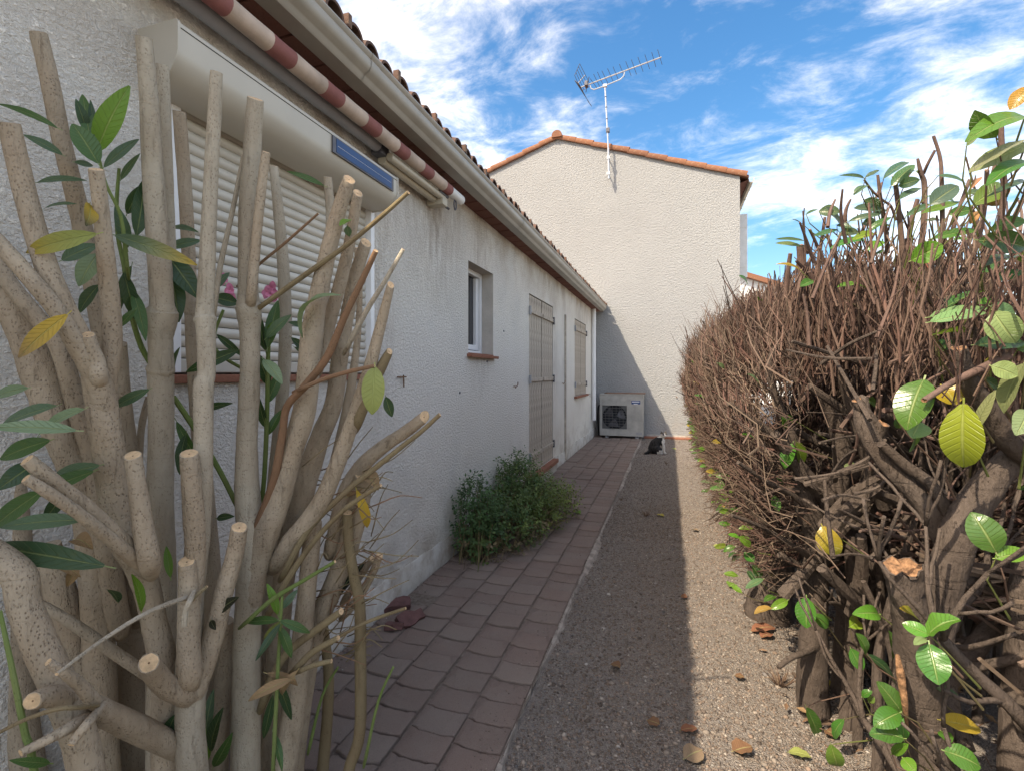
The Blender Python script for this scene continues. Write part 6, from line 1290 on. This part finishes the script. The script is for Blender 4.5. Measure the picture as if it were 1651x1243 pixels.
# ================================================================== BEHIND THE HEDGE: low wall, wire fence, yard
def boundary():
    X = 1.42
    lw = thing('low_wall', 'low weathered concrete boundary wall behind the near laurel trunks', 'wall', (X, 4, 0))
    y = 0.4; k = 0
    while y < 9.8:
        w = 0.52; me = MB().box(X, X+0.08, y+0.004, y+w-0.004, 0, 0.36+rnd.uniform(-.01, .01), 0, 0.008); me.build('concrete_panel', 'concrete', lw); y += w
    fn = thing('wire_fence', 'thin wire mesh fence on slim posts behind the laurel hedge', 'fence', (X+0.04, 4, 0.36))
    for k in range(5): MB().tube([(X+0.04, 0.5+k*2.2, 0.3), (X+0.04, 0.5+k*2.2, 1.55)], 0.02, 8).build('post', 'galvanised', fn, smooth='angle')
    m = MB(); s = 0.06; z0, z1 = 0.40, 1.5; H = z1-z0
    for k in range(int(6.0/s)):
        y = 0.4+k*s
        m.tube([(X+0.038, y, z0), (X+0.038, y+H*0.7, z1)], 0.0013, 3); m.tube([(X+0.042, y+H*0.7, z0), (X+0.042, y, z1)], 0.0013, 3)
    m.build('wire_mesh', 'fence_wire', fn)
    t = NT('yard'); t.fin(t.ramp(t.noise(3, 6), [(0.3, (0.22, 0.205, 0.185)), (0.7, (0.32, 0.30, 0.275))]), 0.9, t.bump(t.noise(90, 4), 0.004), 0.2)
    MB().add([(X+0.09, -6, 0.006), (14, -6, 0.006), (14, 22, 0.006), (X+0.09, 22, 0.006)], [(0, 1, 2, 3)]).build('yard', 'yard', kind='structure')
boundary()

def litter():
    # dead leaves, twig bits and bark crumbs lying thick under the hedge
    rg = random.Random(31); m = MB()
    for k in range(1500):
        y = 1.3+6.5*rg.random()**1.7; x = rg.gauss(0.85, .24)
        if x < 0.36 or x > 1.40 or (x < .5 and rg.random() < .7): continue
        a = rg.uniform(0, 6.28); L = rg.uniform(.012, .05); W = L*rg.uniform(.3, .55); d = Vector((math.cos(a), math.sin(a), rg.uniform(-.25, .35))); e = Vector((-math.sin(a), math.cos(a), rg.uniform(-.4, .4))); p = Vector((x, y, rg.uniform(.008, .03)))
        c = rg.choice(((.17, .10, .06), (.12, .08, .055), (.22, .14, .09), (.09, .065, .05), (.27, .17, .09))); q = p+d*L
        if rg.random() < .7: m.add([p, p+d*L*.5+e*W*.5+Vector((0, 0, .004)), q, p+d*L*.5-e*W*.5+Vector((0, 0, .004))], [(0, 1, 2, 3)], 0, c)
        else: m.tube([p, p+d*L*1.2+Vector((0, 0, .004)), q+d*L], [.0016, .0014, .001], 4, color=c, rg=rg)
    m.build('leaf_litter', 'twig_bark', kind='stuff', label='dead brown leaf litter under the laurel hedge', cat='leaf litter')
litter()

# ================================================================== FALLEN LEAVES AND WEEDS ON THE GRAVEL
def fallen():
    pal = dict(b=(0.20, 0.105, 0.06), t=(0.27, 0.19, 0.125), y=(0.40, 0.32, 0.07), g=(0.13, 0.24, 0.04), r=(0.24, 0.10, 0.06), v=(0.27, 0.30, 0.09))
    L = [(1182, 1212, 1212, 1206, 24, 'b', 'dry brown leaf on the sunlit gravel, lowest of the brown leaves'),
         (1104, 1224, 1132, 1212, 26, 't', 'curled tan leaf on the shadow line at the bottom of the photo'),
         (1272, 1214, 1308, 1221, 16, 'v', 'yellow green leaf lying flat on the gravel at the bottom right'),
         (1212, 1018, 1250, 1012, 26, 'r', 'crumpled rusty leaf at the foot of the pale flaring laurel trunk'),
         (1228, 1028, 1245, 1022, 14, 'r', 'small rusty leaf under the crumpled rusty leaf'),
         (1044, 1162, 1064, 1170, 18, 'b', 'brown leaf in the shade near the bottom of the gravel'),
         (1060, 829, 1070, 832, 12, 'y', 'pale yellow leaf in the shade halfway along the gravel'),
         (1176, 946, 1184, 941, 12, 'g', 'small green leaf on the sunlit gravel below the hedge'),
         (985, 1072, 1000, 1078, 16, 'b', 'brown leaf flattened in the shaded gravel beside the paver edge'),
         (1098, 1178, 1124, 1174, 14, 'r', 'reddish leaf lying right on the shadow edge'),
         (1116, 854, 1126, 856, 8, 't', 'small tan leaf on the sunlit strip behind the shadow edge'),
         (1150, 880, 1164, 882, 7, 'v', 'thin yellow green leaf under the twig ends of the hedge'),
         (1185, 1090, 1200, 1094, 12, 'b', 'small brown leaf on the sunlit gravel above the lowest brown one'),
         (1098, 961, 1108, 963, 9, 'r', 'tiny red leaf just right of the shadow edge'),
         (1082, 723, 1090, 724, 6, 'v', 'tiny pale leaf beside the cat'),
         (1330, 1178, 1352, 1190, 20, 'b', 'brown leaf in the shade of the hedge by the second trunk'),
         (928, 829, 936, 831, 10, 'g', 'single green leaf on the pavers beside the low shrub'),
         (1318, 1095, 1340, 1105, 16, 'y', 'yellow leaf at the foot of the second laurel trunk')]
    for (x0, y0, x1, y1, w, c, lab) in L:
        a = onZ(x0, y0, .012); b = onZ(x1, y1, .012); d = (a.length+b.length)/2; a.z = .016; b.z = .018 if c in 'bt' else .014
        if 'pavers' in lab: a.z = b.z = .036
        W = w/FPX*abs(ray(x0, y0).normalized().dot(Vector((-SN, CS, 0))))*d*1.6
        m = MB(); leaf_mesh(m, a, b, min(W, .07), (rnd.uniform(-.2, .2), rnd.uniform(-.2, .2), 1), rnd.uniform(.06, .16), rnd.uniform(.1, .3), pal[c], None, 6, 'oval', .05)
        m.build('fallen_leaf', 'dead_leaf', smooth=True, label=lab, cat='leaf', group='fallen leaves on the ground')
    # dry weed tufts
    for (x, y, n, s, lab) in ((1041, 832, 26, .05, 'dark dry weed tuft in the shaded gravel halfway along'), (1074, 748, 16, .04, 'dark dry weed tuft in front of the cat'), (1002, 806, 14, .035, 'small dry weed tuft at the paver edge'), (1258, 1105, 30, .07, 'bundle of dry twig stubs at the foot of the second laurel bush')):
        p = onZ(x, y, 0); m = MB()
        for k in range(n):
            a = rnd.uniform(0, 6.28); q = Vector((math.cos(a), math.sin(a), 0))*rnd.uniform(.3, 1)*s; e = p+q+Vector((0, 0, rnd.uniform(.3, 1.3)*s))
            m.tube([p+q*.2, p+q*.6+Vector((0, 0, s*.4)), e], [.0022, .0018, .001], 4, color=rnd.choice(((0.10, 0.065, 0.05), (0.17, 0.10, 0.07), (0.22, 0.15, 0.10))))
        m.build('dry_weed', 'twig_bark', label=lab, cat='weed', group='dry weed tufts on the gravel')
fallen()
